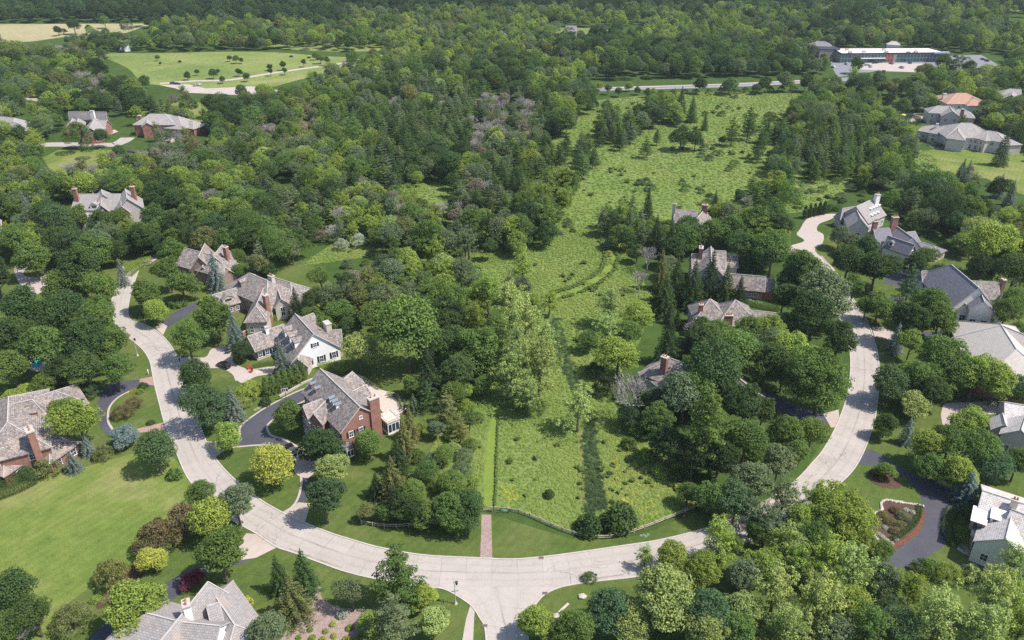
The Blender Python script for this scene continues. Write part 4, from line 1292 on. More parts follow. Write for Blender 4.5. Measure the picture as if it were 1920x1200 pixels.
def billow_mesh(name, seed, n=6, size=0.18, tall=1.0, wide=1.0, leaves=48, gap=0.0):
    """irregular crown: several overlapping billows, each covered in leaf clumps"""
    rs = np.random.default_rng(seed)
    cr = Crown()
    subs = [((0, 0, 6.3 * tall), 2.5)]
    for k in range(n):
        a = 6.28 * k / n + rs.uniform(-.5, .5)
        r = rs.uniform(1.3, 2.3) * wide
        subs.append(((math.cos(a) * r, math.sin(a) * r, (rs.uniform(3.6, 7.2)) * tall), rs.uniform(1.2, 2.2)))
    subs.append(((rs.uniform(-.8, .8), rs.uniform(-.8, .8), 8.0 * tall), rs.uniform(1.1, 1.7)))
    for i, (c, R0) in enumerate(subs):
        m = int(9 * R0 * R0)
        tone = rs.uniform(-.14, .14)
        for d in unit(fib(m) + rs.normal(size=(m, 3)) * .16):
            p = np.array(c) + d * R0 * np.array([1, 1, .9]) * rs.uniform(.8, 1.0)
            if p[2] < 1.7 or rs.random() < gap: continue
            if any(j != i and np.linalg.norm(p - np.array(q)) < Q * .72 for j, (q, Q) in enumerate(subs)): continue
            r = rs.uniform(0.5, 0.95)
            cr.clump(p, (r, r, r * .7), leaves, size, rs.uniform(.32, .68) + tone)
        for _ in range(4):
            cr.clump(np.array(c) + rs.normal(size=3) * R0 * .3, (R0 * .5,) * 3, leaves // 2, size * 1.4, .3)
    return cr.mesh(name, 1.0, M['leaf'])


def airy_mesh(name, limbs=11, mat=None):
    """open cottonwood: light sprays of leaves along rising limbs, with gaps"""
    cr = Crown()
    br = MB()
    br.tube([(0, 0, 0), (0.1, 0, 3), (0.0, 0.15, 6.5), (0.1, 0.1, 10.5)], [0.3, 0.24, 0.16, 0.05], 6)
    for k in range(limbs):
        a = 2.4 * k + RNG.uniform(-.3, .3)
        z0 = 2.6 + 6.5 * k / limbs
        ln = RNG.uniform(3.0, 4.4) * (1 - 0.5 * k / limbs)
        el = RNG.uniform(0.5, 0.85)
        d = np.array([math.cos(a) * math.cos(el), math.sin(a) * math.cos(el), math.sin(el)])
        p0 = np.array([0, 0, z0])
        p1 = p0 + d * ln
        br.tube([tuple(p0), tuple(p0 + d * ln * .5), tuple(p1)], [0.1, 0.07, 0.03], 4)
        for t in np.arange(0.3, 1.12, 0.115):
            for _ in range(2):
                c = p0 + d * ln * t + RNG.normal(size=3) * 0.55 * (0.4 + t)
                r = RNG.uniform(0.32, 0.62)
                cr.clump(c, (r, r, r * 0.8), 22, 0.17, RNG.uniform(0.3, 0.8), -0.9)
    for _ in range(16):
        c = np.array([0, 0, 9.4]) + RNG.normal(size=3) * np.array([0.8, 0.8, 1.2])
        cr.clump(c, (0.6, 0.6, 0.5), 24, 0.17, RNG.uniform(0.3, 0.8), -0.9)
    return cr.mesh(name, 1.0, mat or M['leaf']), br


def pine_mesh(name, mat=None, top=13.8, rad=4.0, per=5, gap=0.95):
    """white pine: tiers of upswept branches with flat needle sprays and open gaps between"""
    cr = Crown()
    z = 2.6
    k = 0
    while z < top - 0.4:
        L = rad * (1 - ((z - 2.6) / (top - 2.2))) ** 0.75 + 0.35
        for j in range(per):
            if RNG.random() < 0.12: continue
            a = 2 * math.pi * j / per + k * 0.7 + RNG.uniform(-.25, .25)
            l = L * RNG.uniform(0.65, 1.12)
            lv = RNG.uniform(0.25, 0.75)
            t = 0.3
            while t <= 1.0:
                w = 0.35 + 0.55 * math.sin(math.pi * min(t, 0.95)) * l / 3
                c = (math.cos(a) * l * t, math.sin(a) * l * t, z + 0.12 * l * t * t + RNG.uniform(-.1, .1))
                cr.clump(c, (w, w, 0.2), int(16 + 14 * w), 0.17, lv, -0.5, 0.5)
                t += 0.72 / max(l, 0.8)
        z += gap * RNG.uniform(0.8, 1.2)
        k += 1
    cr.clump((0, 0, top - .2), (0.3, 0.3, 0.6), 30, 0.15, 0.6)
    return cr.mesh(name, 1.3, mat or M['leaf'])


def spruce_mesh(name, mat=None, top=12.0, rad=3.0, dens=1.0):
    """spruce: dense drooping tiers narrowing to a leader"""
    cr = Crown()
    z = 0.5
    k = 0
    while z < top - 0.3:
        L = rad * (1 - z / top) ** 0.85 + 0.12
        per = max(4, int(9 * (0.45 + L / rad * 0.55)))
        for j in range(per):
            a = 2 * math.pi * j / per + k * 0.9 + RNG.uniform(-.15, .15)
            l = L * RNG.uniform(0.82, 1.1)
            lv = RNG.uniform(0.3, 0.7)
            t = 0.3 if l > 0.8 else 0.6
            while t <= 1.0:
                w = 0.16 + 0.22 * l / rad
                c = (math.cos(a) * l * t, math.sin(a) * l * t, z - 0.16 * l * t * t + 0.02)
                cr.clump(c, (w, w, 0.13), int(9 * dens), 0.13, lv + (t - .6) * .3, -0.6, 0.45)
                t += 0.36 / max(l, 0.5)
        z += 0.52
        k += 1
    cr.clump((0, 0, top - .1), (0.1, 0.1, 0.5), 20, 0.1, 0.6)
    return cr.mesh(name, 1.5, mat or M['leaf'])


def column_mesh(name, mat=None):
    cr = Crown()
    for i in range(90):
        z = RNG.uniform(0.2, 4.8)
        r = 0.85 * (1 - (z / 5.2) ** 2.2) + 0.05
        a = RNG.uniform(0, 6.28)
        cr.clump((math.cos(a) * r * .8, math.sin(a) * r * .8, z), (0.24, 0.24, 0.4), 16, 0.11, RNG.uniform(.3, .7))
    return cr.mesh(name, 1.2, mat or M['leaf'])


def shrub_mesh(name, n=26, R_=(1.0, 1.0, 0.95), mat=None, size=0.1, leaves=42):
    cr = Crown()
    for d in unit(fib(n * 2) + RNG.normal(size=(n * 2, 3)) * .1):
        if d[2] < -0.15: continue
        c = d * np.array(R_) * RNG.uniform(0.62, 0.8)
        c[2] = max(c[2], 0.02) + 0.15
        cr.clump(c, (0.3, 0.3, 0.26), leaves, size, RNG.uniform(0.3, 0.7))
    return cr.mesh(name, 1.0, mat or M['leaf'])


def wide_mesh(name, mat=None, fine=0.12):
    """low spreading multi-stem crown, fine open leaves"""
    cr = Crown()
    for i in range(95):
        a = RNG.uniform(0, 6.28)
        r = 2.7 * math.sqrt(RNG.uniform(0.02, 1))
        z = 1.0 + 2.9 * (1 - (r / 2.95) ** 2) * RNG.uniform(0.55, 1.0)
        cr.clump((math.cos(a) * r, math.sin(a) * r, z), (0.5, 0.5, 0.32), 42, fine, RNG.uniform(0.2, 0.8), -0.7)
    return cr.mesh(name, 1.1, mat or M['leaf'])


def grow(mb, p, d, ln, r, lev, seed):
    """recursive bare branching"""
    q = p + d * ln
    mid = p + d * ln * .5 + Vector((seed.uniform(-.1, .1), seed.uniform(-.1, .1), 0)) * ln
    mb.tube([p, mid, q], [max(r, .035), max(r * .8, .03), max(r * .6, .024)], 5 if lev > 3 else 3, cap=False)
    if lev == 0: return
    n = 6 if lev == 5 else 3
    for k in range(n):
        a = 6.28 * k / n + seed.uniform(-.6, .6)
        nd = (d * 0.9 + Vector((math.cos(a), math.sin(a), seed.uniform(0.0, .5))) * 0.62).normalized()
        grow(mb, p.lerp(q, seed.uniform(0.6, 1.0) if lev < 5 else seed.uniform(.75, 1)), nd, ln * seed.uniform(.6, .82), r * .56, lev - 1, seed)


def bare_mb(seed, ln=3.0, lev=5):
    mb = MB()
    grow(mb, Vector((0, 0, 0)), Vector((0, 0, 1)), ln, 0.26, lev, random.Random(seed))
    return mb


def trunk_mb(h=5.0, r=0.28, limbs=4, lz=0.45, ll=2.2, seed=1):
    rd = random.Random(seed)
    mb = MB()
    mb.tube([(0, 0, -0.1), (0.03, 0.02, 0.25), (0.1, 0, h * .5), (0.05, 0.1, h)], [r * 1.35, r, r * .75, r * .35], 7)
    for k in range(limbs):
        a = 6.28 * k / limbs + rd.uniform(-.4, .4)
        z = h * (lz + .12 * k)
        dx, dy = math.cos(a), math.sin(a)
        mb.tube([(0.06, 0.02, z), (dx * ll * .5, dy * ll * .5, z + ll * .45), (dx * ll, dy * ll, z + ll * 1.1)], [r * .45, r * .3, r * .12], 5)
    return mb


def raw_mesh(mb, mat, name):
    o = mb.build(name, mat)
    me = o.data
    bpy.data.objects.remove(o)
    return me


# kind -> list of (crown mesh, trunk mesh), reference half width, crown centre height, total height, object name
KINDS = {}
tr_l = [raw_mesh(trunk_mb(6.2, 0.26, 5, .38, 2.0, s), M['bark'], 'trunk') for s in (1, 2)]
tr_p = raw_mesh(trunk_mb(13.2, 0.24, 0), M['bark'], 'trunk')
tr_s = raw_mesh(trunk_mb(11.2, 0.2, 0), M['bark'], 'trunk')
tr_c = raw_mesh(trunk_mb(4.4, 0.12, 0), M['bark'], 'trunk')
tr_v = raw_mesh(trunk_mb(1.6, 0.14, 5, .25, 1.3, 4), M['bark'], 'trunk')
KINDS['m'] = ([(leafy_mesh('crown', 84), tr_l[0]), (leafy_mesh('crown', 90, (3.6, 3.3, 3.1), 5.6, lob=.35), tr_l[0]), (billow_mesh('crown', 1), tr_l[1]), (billow_mesh('crown', 2, 7, .17), tr_l[0]), (billow_mesh('crown', 3, 5, .19, 1.12, .85), tr_l[1]), (billow_mesh('crown', 4, 8, .18, .92, 1.1), tr_l[0]), (billow_mesh('crown', 5, 6, .17, 1.0, 1.0, 44, .15), tr_l[1])], 4.0, 5.9, 9.7, 'leafy_tree')
KINDS['o'] = ([(leafy_mesh('crown', 120, (3.9, 3.6, 3.3), 6.6, (0.55, 1.0), 46, 0.16, .45, -.5), tr_l[0]), (leafy_mesh('crown', 110, (3.6, 3.9, 3.6), 6.8, (0.55, 1.05), 46, 0.16, .45, -.5), tr_l[1]), (billow_mesh('crown', 11, 8, .16, 1.05, 1.25, 44, .1), tr_l[0]), (billow_mesh('crown', 12, 9, .16, 1.05, 1.2, 44, .1), tr_l[1])], 4.2, 6.6, 10.0, 'leafy_tree')
am = []
for s_ in range(3):
    cm_, bm_ = airy_mesh('crown', (11, 10, 12)[s_])
    am.append((cm_, raw_mesh(bm_, M['bark'], 'trunk')))
KINDS['c'] = (am, 3.9, 7.4, 11.4, 'cottonwood_tree')
KINDS['w'] = ([(pine_mesh('crown'), tr_p), (pine_mesh('crown', None, 13.8, 3.8, 6, 1.05), tr_p), (pine_mesh('crown', None, 13.8, 4.4, 5, 1.1), tr_p)], 4.0, 7.5, 13.8, 'pine_tree')
KINDS['s'] = ([(spruce_mesh('crown'), tr_s), (spruce_mesh('crown', None, 12, 3.3, 1.0), tr_s)], 3.0, 5.0, 12.0, 'spruce_tree')
KINDS['u'] = (KINDS['s'][0], 3.0, 5.0, 12.0, 'blue_spruce')
KINDS['a'] = ([(column_mesh('crown'), tr_c)], 0.9, 2.5, 5.1, 'arborvitae')
KINDS['k'] = ([(shrub_mesh('foliage'), None), (shrub_mesh('foliage', 24, (1.1, .95, .8)), None)], 1.12, 0.55, 1.15, 'shrub')
KINDS['v'] = ([(wide_mesh('crown'), tr_v), (wide_mesh('crown', None, .1), tr_v)], 3.1, 2.4, 4.1, 'spreading_tree')
KINDS['b'] = ([(None, raw_mesh(bare_mb(s, 3.1, 5), M['deadbark'], 'branches')) for s in (3, 5, 11)], 3.6, 5.8, 9.5, 'bare_tree')

# leaf colours
COLS = {
    'd': (0.080, 0.130, 0.048), 'g': (0.132, 0.202, 0.058), 'l': (0.245, 0.325, 0.075), 'y': (0.40, 0.41, 0.09),
    'n': (0.056, 0.088, 0.038), 'o': (0.195, 0.212, 0.082), 'r': (0.20, 0.165, 0.09), 'p': (0.24, 0.06, 0.09),
    'u': (0.20, 0.255, 0.25), 'x': (0.155, 0.205, 0.112), 'c': (0.30, 0.375, 0.135), 'z': (0.48, 0.27, 0.05), 'q': (0.25, 0.225, 0.18),
    'w': (0.42, 0.46, 0.38), 'e': (0.092, 0.150, 0.072),
}
CNAME = {'d': 'dark green', 'g': 'mid green', 'l': 'light green', 'y': 'golden yellow', 'n': 'deep green', 'o': 'olive green', 'r': 'brownish',
         'p': 'dark purple', 'u': 'silvery blue', 'x': 'greyish green', 'c': 'pale yellow green', 'z': 'orange', 'q': 'grey brown', 'w': 'silvery white', 'e': 'bluish green'}
NOUN = {'m': 'leafy tree', 'o': 'spreading shade tree', 'c': 'open cottonwood tree', 'w': 'tiered pine tree', 's': 'pointed spruce tree', 'u': 'pointed spruce tree',
        'a': 'column shaped arborvitae', 'k': 'rounded shrub', 'v': 'low spreading tree', 'b': 'leafless bare tree'}
CAT = {'m': 'tree', 'o': 'tree', 'c': 'tree', 'w': 'pine tree', 's': 'spruce tree', 'u': 'spruce tree', 'a': 'arborvitae', 'k': 'shrub', 'v': 'small tree', 'b': 'bare tree'}
TREES = []       # every individual: dict(root, kind, col, pos, scale)
rnd = random.Random(21)


def jit(col, a=0.16):
    c = COLS[col]
    k = 1 + rnd.uniform(-a, a)
    h = rnd.uniform(-a, a) * .4
    return (c[0] * k * (1 + h), c[1] * k, c[2] * k * (1 - h), 1.0)


def plant(kind, x, y, s, col, zs=1.0, label=None, var=None):
    """one tree, shrub: copies share mesh data"""
    vs, rr, hc, hh, nm = KINDS[kind]
    i = rnd.randrange(len(vs)) if var is None else var % len(vs)
    crown, trunk = vs[i]
    c = jit(col)
    if crown is None or trunk is None:
        root = bpy.data.objects.new(nm, crown or trunk)
        if crown: root.color = c
        COL.objects.link(root)
    else:
        root = bpy.data.objects.new(nm, None)
        root.empty_display_size = 0.5
        COL.objects.link(root)
        for nn, me in (('crown', crown), ('trunk', trunk)):
            o = bpy.data.objects.new(nn, me)
            o.color = c
            o.parent = root
            COL.objects.link(o)
    root.location = (x, y, 0)
    root.rotation_euler = (0, 0, rnd.uniform(0, 6.28))
    ux = rnd.uniform(.9, 1.1) if kind in 'mocvb' else 1
    root.scale = (s * ux, s * (2 - ux), s * zs)
    TREES.append(dict(root=root, kind=kind, col=col, x=x, y=y, s=s, r=rr * s, label=label))
    return root


def T(kind, px, py, r, col, zs=1.0, label=None, var=None):
    """tree whose crown centre shows at px, py with half width r (photo pixels)"""
    vs, rr, hc, hh, nm = KINDS[kind]
    if kind in 'su': zs, r = zs * .74, r * 1.14
    s = 1.0
    for _ in range(4):
        p = G(px, py, hc * s * zs)
        s = r * depth(p) / FPX / rr
    return plant(kind, p.x, p.y, s, col, zs, label, var)


HAND = """
m 20 1105 46 d;m 62 1150 40 d 1.1;m 10 1175 40 g;b 40 1185 25 q;v 132 1153 41 o 1.2;v 206 1068 34 o 1.3;k 188 1106 13 d 1.3;k 178 1121 13 l;m 286 1047 28 y .85;
v 292 998 44 r 1.25;v 342 968 40 r 1.25;m 372 922 30 g;m 394 966 42 l;m 443 945 38 x;m 415 1040 51 g 1.0;m 252 1136 60 l .95;v 352 1088 18 p 1.6;v 368 1078 16 p 1.7;k 460 1130 17 y 1.3;
m 505 1177 40 x;s 522 1082 22 d 1.3;s 570 1078 30 d 1.1;s 547 1125 36 o .95;m 658 1110 31 x 1.1;w 745 1075 56 g .85;w 735 1160 50 x .8;m 795 1115 28 l;m 815 1165 34 c .8;m 690 1165 24 l .8;w 700 1190 30 l .7;k 640 1150 12 w 1.4;
k 581 1180 7 l;k 610 1183 7 l;k 626 1191 8 y;k 585 1194 8 l;k 605 1197 8 y;k 560 1194 7 l;k 624 1169 8 y;k 655 1176 9 l;k 681 1186 10 l;k 649 1197 9 y;k 668 1197 9 l;
m 608 935 40 e 1.05;m 620 882 36 c .8;m 508 868 42 y .9;m 428 812 28 l 1.05;u 436 762 20 u 1.15;o 388 752 44 e .95;m 363 705 34 d;m 352 635 38 g;m 392 600 32 g;u 440 626 19 u 1.3;m 453 655 21 n .9;
u 527 672 17 u 1.35;v 465 728 30 l .9;v 455 752 18 c .9;k 497 752 13 d 1.2;k 540 700 10 g;m 543 777 31 g;m 604 830 40 d .95;m 690 827 29 g;m 673 650 39 c 1.0;m 645 690 14 l .8;
s 757 830 26 o 1.1;s 735 900 28 o 1.0;m 690 960 20 o .8;s 705 915 18 n;s 802 705 29 n 1.1;s 775 760 13 x;w 838 765 27 o .8;w 862 800 22 o .8;m 880 790 18 g;m 790 798 13 l .8;k 812 820 9 l;m 850 838 16 c .7;v 815 858 24 x;v 865 878 24 x;v 830 900 26 l;w 740 940 30 n .8;
m 762 948 34 d .9;m 800 960 30 g .85;m 838 950 38 g .95;m 876 945 40 d .9;m 845 980 22 g .8;m 775 915 28 g .8;m 720 960 24 g .7;
m 762 608 60 g 1.2;m 700 600 34 g;m 820 640 34 g;m 905 645 46 g;m 860 690 36 d;m 840 600 32 d;m 800 660 28 n;m 935 615 28 g;m 905 720 22 g .9;m 870 730 20 l .8;
c 985 602 46 c 1.15;c 1012 672 46 c 1.1;c 968 648 38 c 1.15;c 1022 630 30 c 1.1;c 958 690 40 c;c 990 735 34 c .9;c 955 560 38 c;c 915 540 34 l;c 1030 560 22 l;v 1000 755 26 g 1.2;v 960 750 20 g 1.1;c 1085 755 38 c .95;v 1140 720 28 n 1.2;v 1115 690 20 d 1.2;
b 1178 738 40 q 1.1;m 1266 738 30 g 1.1;m 1308 728 38 g 1.25;m 1350 735 34 d 1.2;m 1225 742 22 x;m 1285 445 30 g;m 1262 470 26 d;m 1330 432 32 g;m 1370 424 34 g;m 1412 420 34 g;m 1452 430 32 d;m 1392 462 34 d;m 1435 466 32 g;m 1290 425 24 d;m 1318 612 26 d;m 1352 622 30 g;m 1400 616 32 g;m 1446 612 32 l;m 1478 604 22 g;m 1470 560 30 d;m 1625 462 28 d;m 1595 455 20 x;m 1575 440 20 x;m 1735 480 22 g;w 1290 640 20 n;b 1215 480 22 q;b 1200 520 20 q;b 1302 620 22 q;m 1160 662 40 l .9;m 1105 640 22 g .8;c 1145 565 34 c .9;m 1200 590 30 l .9;m 1180 620 26 g .9;s 1252 642 26 n 1.3;s 1232 690 20 n;
m 1340 690 58 d 1.05;m 1285 735 46 x 1.0;m 1395 765 44 d;w 1325 800 58 g 1.0;m 1258 830 40 n;m 1232 780 32 g;m 1400 820 42 g;v 1436 850 30 l 1.2;v 1200 800 26 g;k 1180 830 18 g 1.3;k 1215 850 20 l 1.3;k 1240 880 22 l;k 1270 890 22 g;m 1380 655 48 g;m 1440 672 44 d;m 1330 632 38 d;m 1300 690 30 g;m 1180 780 26 n .8;m 1300 860 36 n;m 1350 850 40 n;
m 1452 642 34 x;m 1490 655 40 l;o 1545 700 58 g 1.05;m 1575 625 35 d;m 1470 695 34 d;m 1500 720 34 g;m 1478 805 36 g;m 1524 808 32 g;m 1460 868 38 x;m 1495 845 28 g;m 1430 775 30 d;
u 1680 638 17 u 1.1;m 1708 645 26 l;m 1760 660 44 g;m 1722 700 38 g;m 1790 690 42 g;m 1832 695 44 l;m 1872 708 42 l;m 1750 730 36 d;m 1672 715 37 e;m 1717 757 32 c .8;m 1662 792 24 d;u 1702 812 15 u 1.2;m 1738 838 40 l .85;m 1782 828 40 g;m 1822 785 34 l .85;m 1842 845 42 g;m 1862 872 34 e;m 1800 882 38 l .9;m 1745 868 30 g;m 1908 868 30 g;m 1905 730 30 d;
m 1664 880 20 g .75;k 1642 883 10 r;k 1655 896 10 r;o 1590 958 60 l .85;c 1470 930 42 x;c 1440 975 36 x;c 1530 930 34 l;m 1545 990 34 g;u 1815 918 27 u .8;
c 1455 1100 52 c;c 1540 1120 56 c;c 1600 1060 48 c;c 1555 1040 44 l;c 1500 1050 36 l;m 1660 1080 34 x;v 1680 1140 40 x 1.2;m 1690 1180 40 e;c 1765 1145 56 c;c 1630 1170 48 g;m 1650 1030 26 g .8;v 1740 1060 26 g;v 1780 1070 30 l;v 1830 1075 28 x;c 1870 1110 56 c;c 1905 1050 36 c;c 1850 1170 54 c;c 1480 1170 50 c;m 1560 1190 44 x;c 1920 1170 44 l;m 1600 1130 40 l;c 1710 1100 34 l;c 1900 1120 44 l;
m 1250 1115 66 c 1.0;m 1190 1165 44 c .9;m 1140 1135 46 e;m 1010 1165 38 l;m 1075 1175 44 g;m 1330 1150 50 e;m 1320 1190 44 c;m 1262 1042 34 l;m 1318 1065 36 l;c 1352 1005 42 l;m 1392 1075 34 x;m 1430 1055 38 l;m 1345 930 40 g;m 1405 905 42 x;m 1290 920 24 g;m 1380 940 40 e;m 1390 1140 44 c;m 1420 1000 28 g;c 1210 1040 20 l;v 1230 1078 14 x;v 1105 1080 16 g .8;m 1380 1180 40 g;
k 1163 968 41 d 1.25;m 620 556 26 x;m 642 584 28 g;m 722 556 34 x;m 608 602 22 g;c 672 556 28 o;c 690 520 26 o;m 735 505 26 x;v 780 500 24 o;m 655 610 24 d;m 860 560 32 g;c 890 590 30 l;m 850 640 34 d;m 880 680 28 g;
w 800 740 24 d .8;m 770 722 20 g;m 850 735 26 g;v 840 785 22 g;v 875 760 22 l;v 895 780 16 g;v 850 812 20 l;m 815 805 20 x .8;m 832 850 22 g .8;v 882 830 18 g;v 870 850 20 x;m 800 880 24 g .8;m 850 905 28 g .8;v 885 900 18 l;v 780 850 20 g;s 768 800 20 o 1.1;s 745 860 22 n 1.1;v 860 700 26 l;
m 1180 160 8 l;m 1108 166 8 g;m 1140 166 8 x;m 1160 170 8 d;m 1215 172 8 g;v 1240 172 8 g;v 1262 171 8 x;v 1285 170 7 d;v 1305 170 8 g;v 1330 169 8 g;v 1352 168 8 x;v 1375 168 8 d;v 1398 167 8 g;v 1420 166 8 d;v 1444 165 8 g;v 1466 164 8 d;v 1488 163 8 g;m 1510 158 9 g;m 1535 158 9 d;m 1125 160 7 l;m 1095 162 8 d;m 1195 168 7 d;v 1225 168 7 l;
m 221 82 9 g;m 231 84 9 x;m 240 83 8 l;m 148 410 24 g;m 186 415 28 d;m 226 408 22 g;m 118 412 20 g;m 1500 972 36 l;c 1480 1012 36 c;m 1530 1012 34 g;c 1622 1012 28 l;m 1452 1012 28 l;c 1412 958 34 x;m 1370 1020 24 g;w 1200 735 18 d;c 1140 610 26 c;v 1230 770 22 g;m 212 84 8 d;m 442 109 7 g;m 452 112 5 d;m 430 108 5 d;m 600 108 8 g;m 612 112 8 d;m 590 104 6 g;m 300 118 3 d;k 1105 982 32 d 1.1;k 1030 925 13 d 1.2;
m 25 625 46 d;m 90 645 48 g;m 150 640 48 d;m 205 640 40 g;m 215 692 34 g;m 160 690 40 d;m 115 690 34 n;m 20 690 40 g;m 180 600 44 g;m 100 590 40 d;m 20 745 26 l .7;m 50 735 26 l .7;m 85 718 30 g .8;
v 166 725 26 e .9;m 145 788 48 l;m 112 770 30 g;v 230 768 22 r;v 250 752 18 r;k 268 722 11 d;k 282 791 9 d;m 232 812 26 u .75;k 262 733 8 l;u 163 838 14 u 1.0;v 192 845 22 o;u 135 868 15 u .95;v 85 872 28 o;k 115 862 12 l;m 290 842 38 e;k 326 886 17 g 1.4;m 52 885 16 d .7;
m 145 500 46 d;m 42 580 42 d;m -8 520 34 n;m 112 532 32 g;m 178 530 34 g;m 120 580 40 d;m 182 574 30 g;m 60 480 34 g;m 30 450 34 g;v 57 480 14 y 1.2;m 275 548 31 g;m 315 512 28 g;m 340 528 30 g;m 290 580 24 l;k 335 567 16 g;k 300 575 12 g;m 325 470 28 g;u 404 515 19 u 1.25;m 447 506 15 g;m 405 595 36 g;k 385 562 15 l;m 445 480 18 g;m 480 492 22 o;m 378 448 28 o;k 432 508 8 o;u 228 515 12 u 1.4;m 500 500 18 d .8;m 175 470 36 g;m 210 468 24 d;s 555 575 17 n 1.2;m 585 560 24 d;k 590 575 10 y;m 600 520 24 g;
m 1500 505 40 g;m 1550 548 56 x;m 1520 580 44 d;m 1592 485 34 d;m 1645 497 42 d .9;w 1706 532 25 e;m 1742 565 38 g;m 1764 594 36 g;m 1650 568 30 g;u 1668 578 11 u 1.3;m 1625 575 20 g;m 1700 600 38 d;m 1852 452 48 l;m 1888 582 32 g;u 1868 580 14 u 1.4;m 1905 505 38 d;m 1840 500 30 n;v 1812 613 26 r;k 1800 594 14 d;m 1485 520 30 d;m 1450 470 38 g;m 1600 540 24 g;m 1720 490 24 d;m 1870 480 28 d;u 1790 600 9 u 1.4;m 1910 620 22 g;m 1900 560 24 g;
s 1268 532 23 n 1.25;s 1300 542 25 d 1.2;s 1332 530 25 n 1.35;s 1360 544 23 d 1.2;s 1386 555 19 n 1.1;s 1248 558 24 d 1.1;s 1240 512 18 o 1.4;w 1228 560 16 n;k 1294 584 7 z;k 1288 573 6 g;k 1300 572 6 g;s 1257 590 10 n 1.4;s 1270 600 9 n 1.4;
s 1215 385 12 n 1.5;s 1180 420 14 x 1.4;s 1340 385 10 n 1.6;w 1205 440 16 x;s 1230 445 14 n 1.7;s 1258 455 18 n 1.3;m 1150 415 22 d;m 1175 445 20 d;k 1142 455 13 u 1.5;k 1142 475 9 y 1.2;m 1195 470 18 d;
u 50 395 14 u 1.3;u 60 402 12 u 1.2;s 1805 318 8 e 1.4;u 1815 325 11 u 1.2;u 1800 322 7 u 1.3;u 1875 352 12 u 1.2;u 1896 366 13 u 1.2;v 1820 316 8 p 1.4;s 1882 280 14 e 1.6;s 1915 255 12 e 1.6;
v 640 455 16 w 1.2;v 672 447 18 w 1.2;
a 498 724 8 g;a 510 720 8 g;a 522 716 8 g;a 534 712 8 g;a 545 707 8 g;a 556 702 8 g;a 566 696 8 g;a 1510 397 5 n;a 1519 395 5 n;a 1528 393 5 n;a 1537 391 5 n;a 1546 389 5 n;
m 137 45 13 d;k 165 50 7 d;m 195 38 10 g;m 108 55 8 d;v 118 57 9 d;
m 350 140 7 d;m 369 134 5 d;m 399 136 8 d;m 408 133 5 d;m 416 148 6 d;m 447 133 7 d;m 462 143 7 d;m 505 124 6 d;m 507 134 6 d;m 531 122 7 d;m 533 132 6 d;m 569 117 6 d;k 337 115 4 d;m 295 107 5 g;k 546 105 4 d;k 579 107 4 d;
m 1607 118 14 d;m 1772 115 16 d;m 1818 125 12 x;
s 1277 195 13 n 1.3;s 1298 208 12 d 1.3;s 1322 230 8 d 1.3;w 1374 245 16 d;w 1405 230 18 d;w 1425 270 16 d;w 1440 240 16 d;s 1115 295 11 d .9;w 1232 255 10 d;o 1278 250 22 d;o 1305 255 18 d;k 1336 277 7 d;m 1354 262 8 d;
"""
for rec in HAND.replace("\n", "").split(";"):
    f_ = rec.split()
    if len(f_) < 5: continue
    T(f_[0], float(f_[1]), float(f_[2]), float(f_[3]), f_[4], float(f_[5]) if len(f_) > 5 else 1.0)

# woodland surveyed in 40 x 20 pixel cells of the photo, rows from the top
WOODS = """
11111111 11111111 11111111 22211222 22222122 12222222
11111111 11111111 22222222 32222223 12222221 12222220
00000002 22223221 22232222 33003033 22222212 12212222
00052222 22222222 23332233 22111133 22222121 22211222
25551222 22222000 00232223 32111111 11112200 00000223
22222000 00000000 22333221 32121111 11111110 00000002
22251000 00000002 53211111 11321111 11111120 20021132
12255510 00000022 24223211 13311311 11111132 21223322
12225120 50052222 22444344 12210000 00600022 12112222
10212414 50122252 22525455 54212044 06666222 20220021
33100000 32112354 42444445 54204412 00006222 22000222
33140033 02115254 44444455 54104410 00046244 22000232
22121005 50225252 24444455 54044400 00004244 42200004
22010005 55222332 22444453 24040040 06006444 42200004
22000555 55223333 24441252 34440000 00644444 42200000
22055325 22222122 24411124 44040000 00002244 42200000
22255325 22232022 24420214 40200066 60002666 22522000
23232222 22234422 45200454 42200000 06042666 60212200
23200000 22524422 33520454 23300000 00542606 62212210
23100001 12212424 32525544 52602400 00442000 00421112
02111221 12112245 32525522 11602420 02222000 00431112
22110221 12112245 22323215 11002412 22222000 00030332
22102211 21112220 06223321 20000002 00022000 00063322
22211212 00011200 60200000 20000002 00022000 00003322
00000000 00004026 00223300 20000052 00020000 00000000
00000000 00004003 55223330 30000050 00000000 00000000
00000000 00000035 55223320 30000000 00000000 00000000
00000000 00000015 52323323 30000000 00000000 00000000
00000000 00000022 32323123 30000000 00000000 00000000
00000000 00000032 32331200 00000000 00000000 00000000
""".strip().split("\n")
WOODS = [w.replace(" ", "") for w in WOODS]   # 0 open, 1 dark broadleaf, 2 mixed, 3 light, 4 pines, 5 grey scrub, 6 shrubs
CELL = {  # kind, colour choices, half width range, vertical stretch
    '1': [('o', 'dgndegd', 3.6, 7.0), ('m', 'dngdx', 3.2, 5.8)],
    '2': [('m', 'gdlxog', 2.8, 5.6), ('o', 'gxdgl', 3.4, 6.0), ('c', 'gxl', 3.0, 4.8)],
    '3': [('m', 'lxlgc', 3.4, 5.2), ('c', 'lxl', 3.4, 4.8)],
    '4': [('w', 'dgdx', 3.4, 5.0), ('w', 'dxg', 3.2, 4.8)],
    '5': [('b', 'q', 2.8, 4.0), ('v', 'rqxo', 3.0, 4.4), ('m', 'xqd', 2.8, 4.0), ('c', 'xqo', 2.8, 4.0)],
    '6': [('k', 'gdx', 1.4, 2.6), ('v', 'gx', 1.8, 3.0)],
}
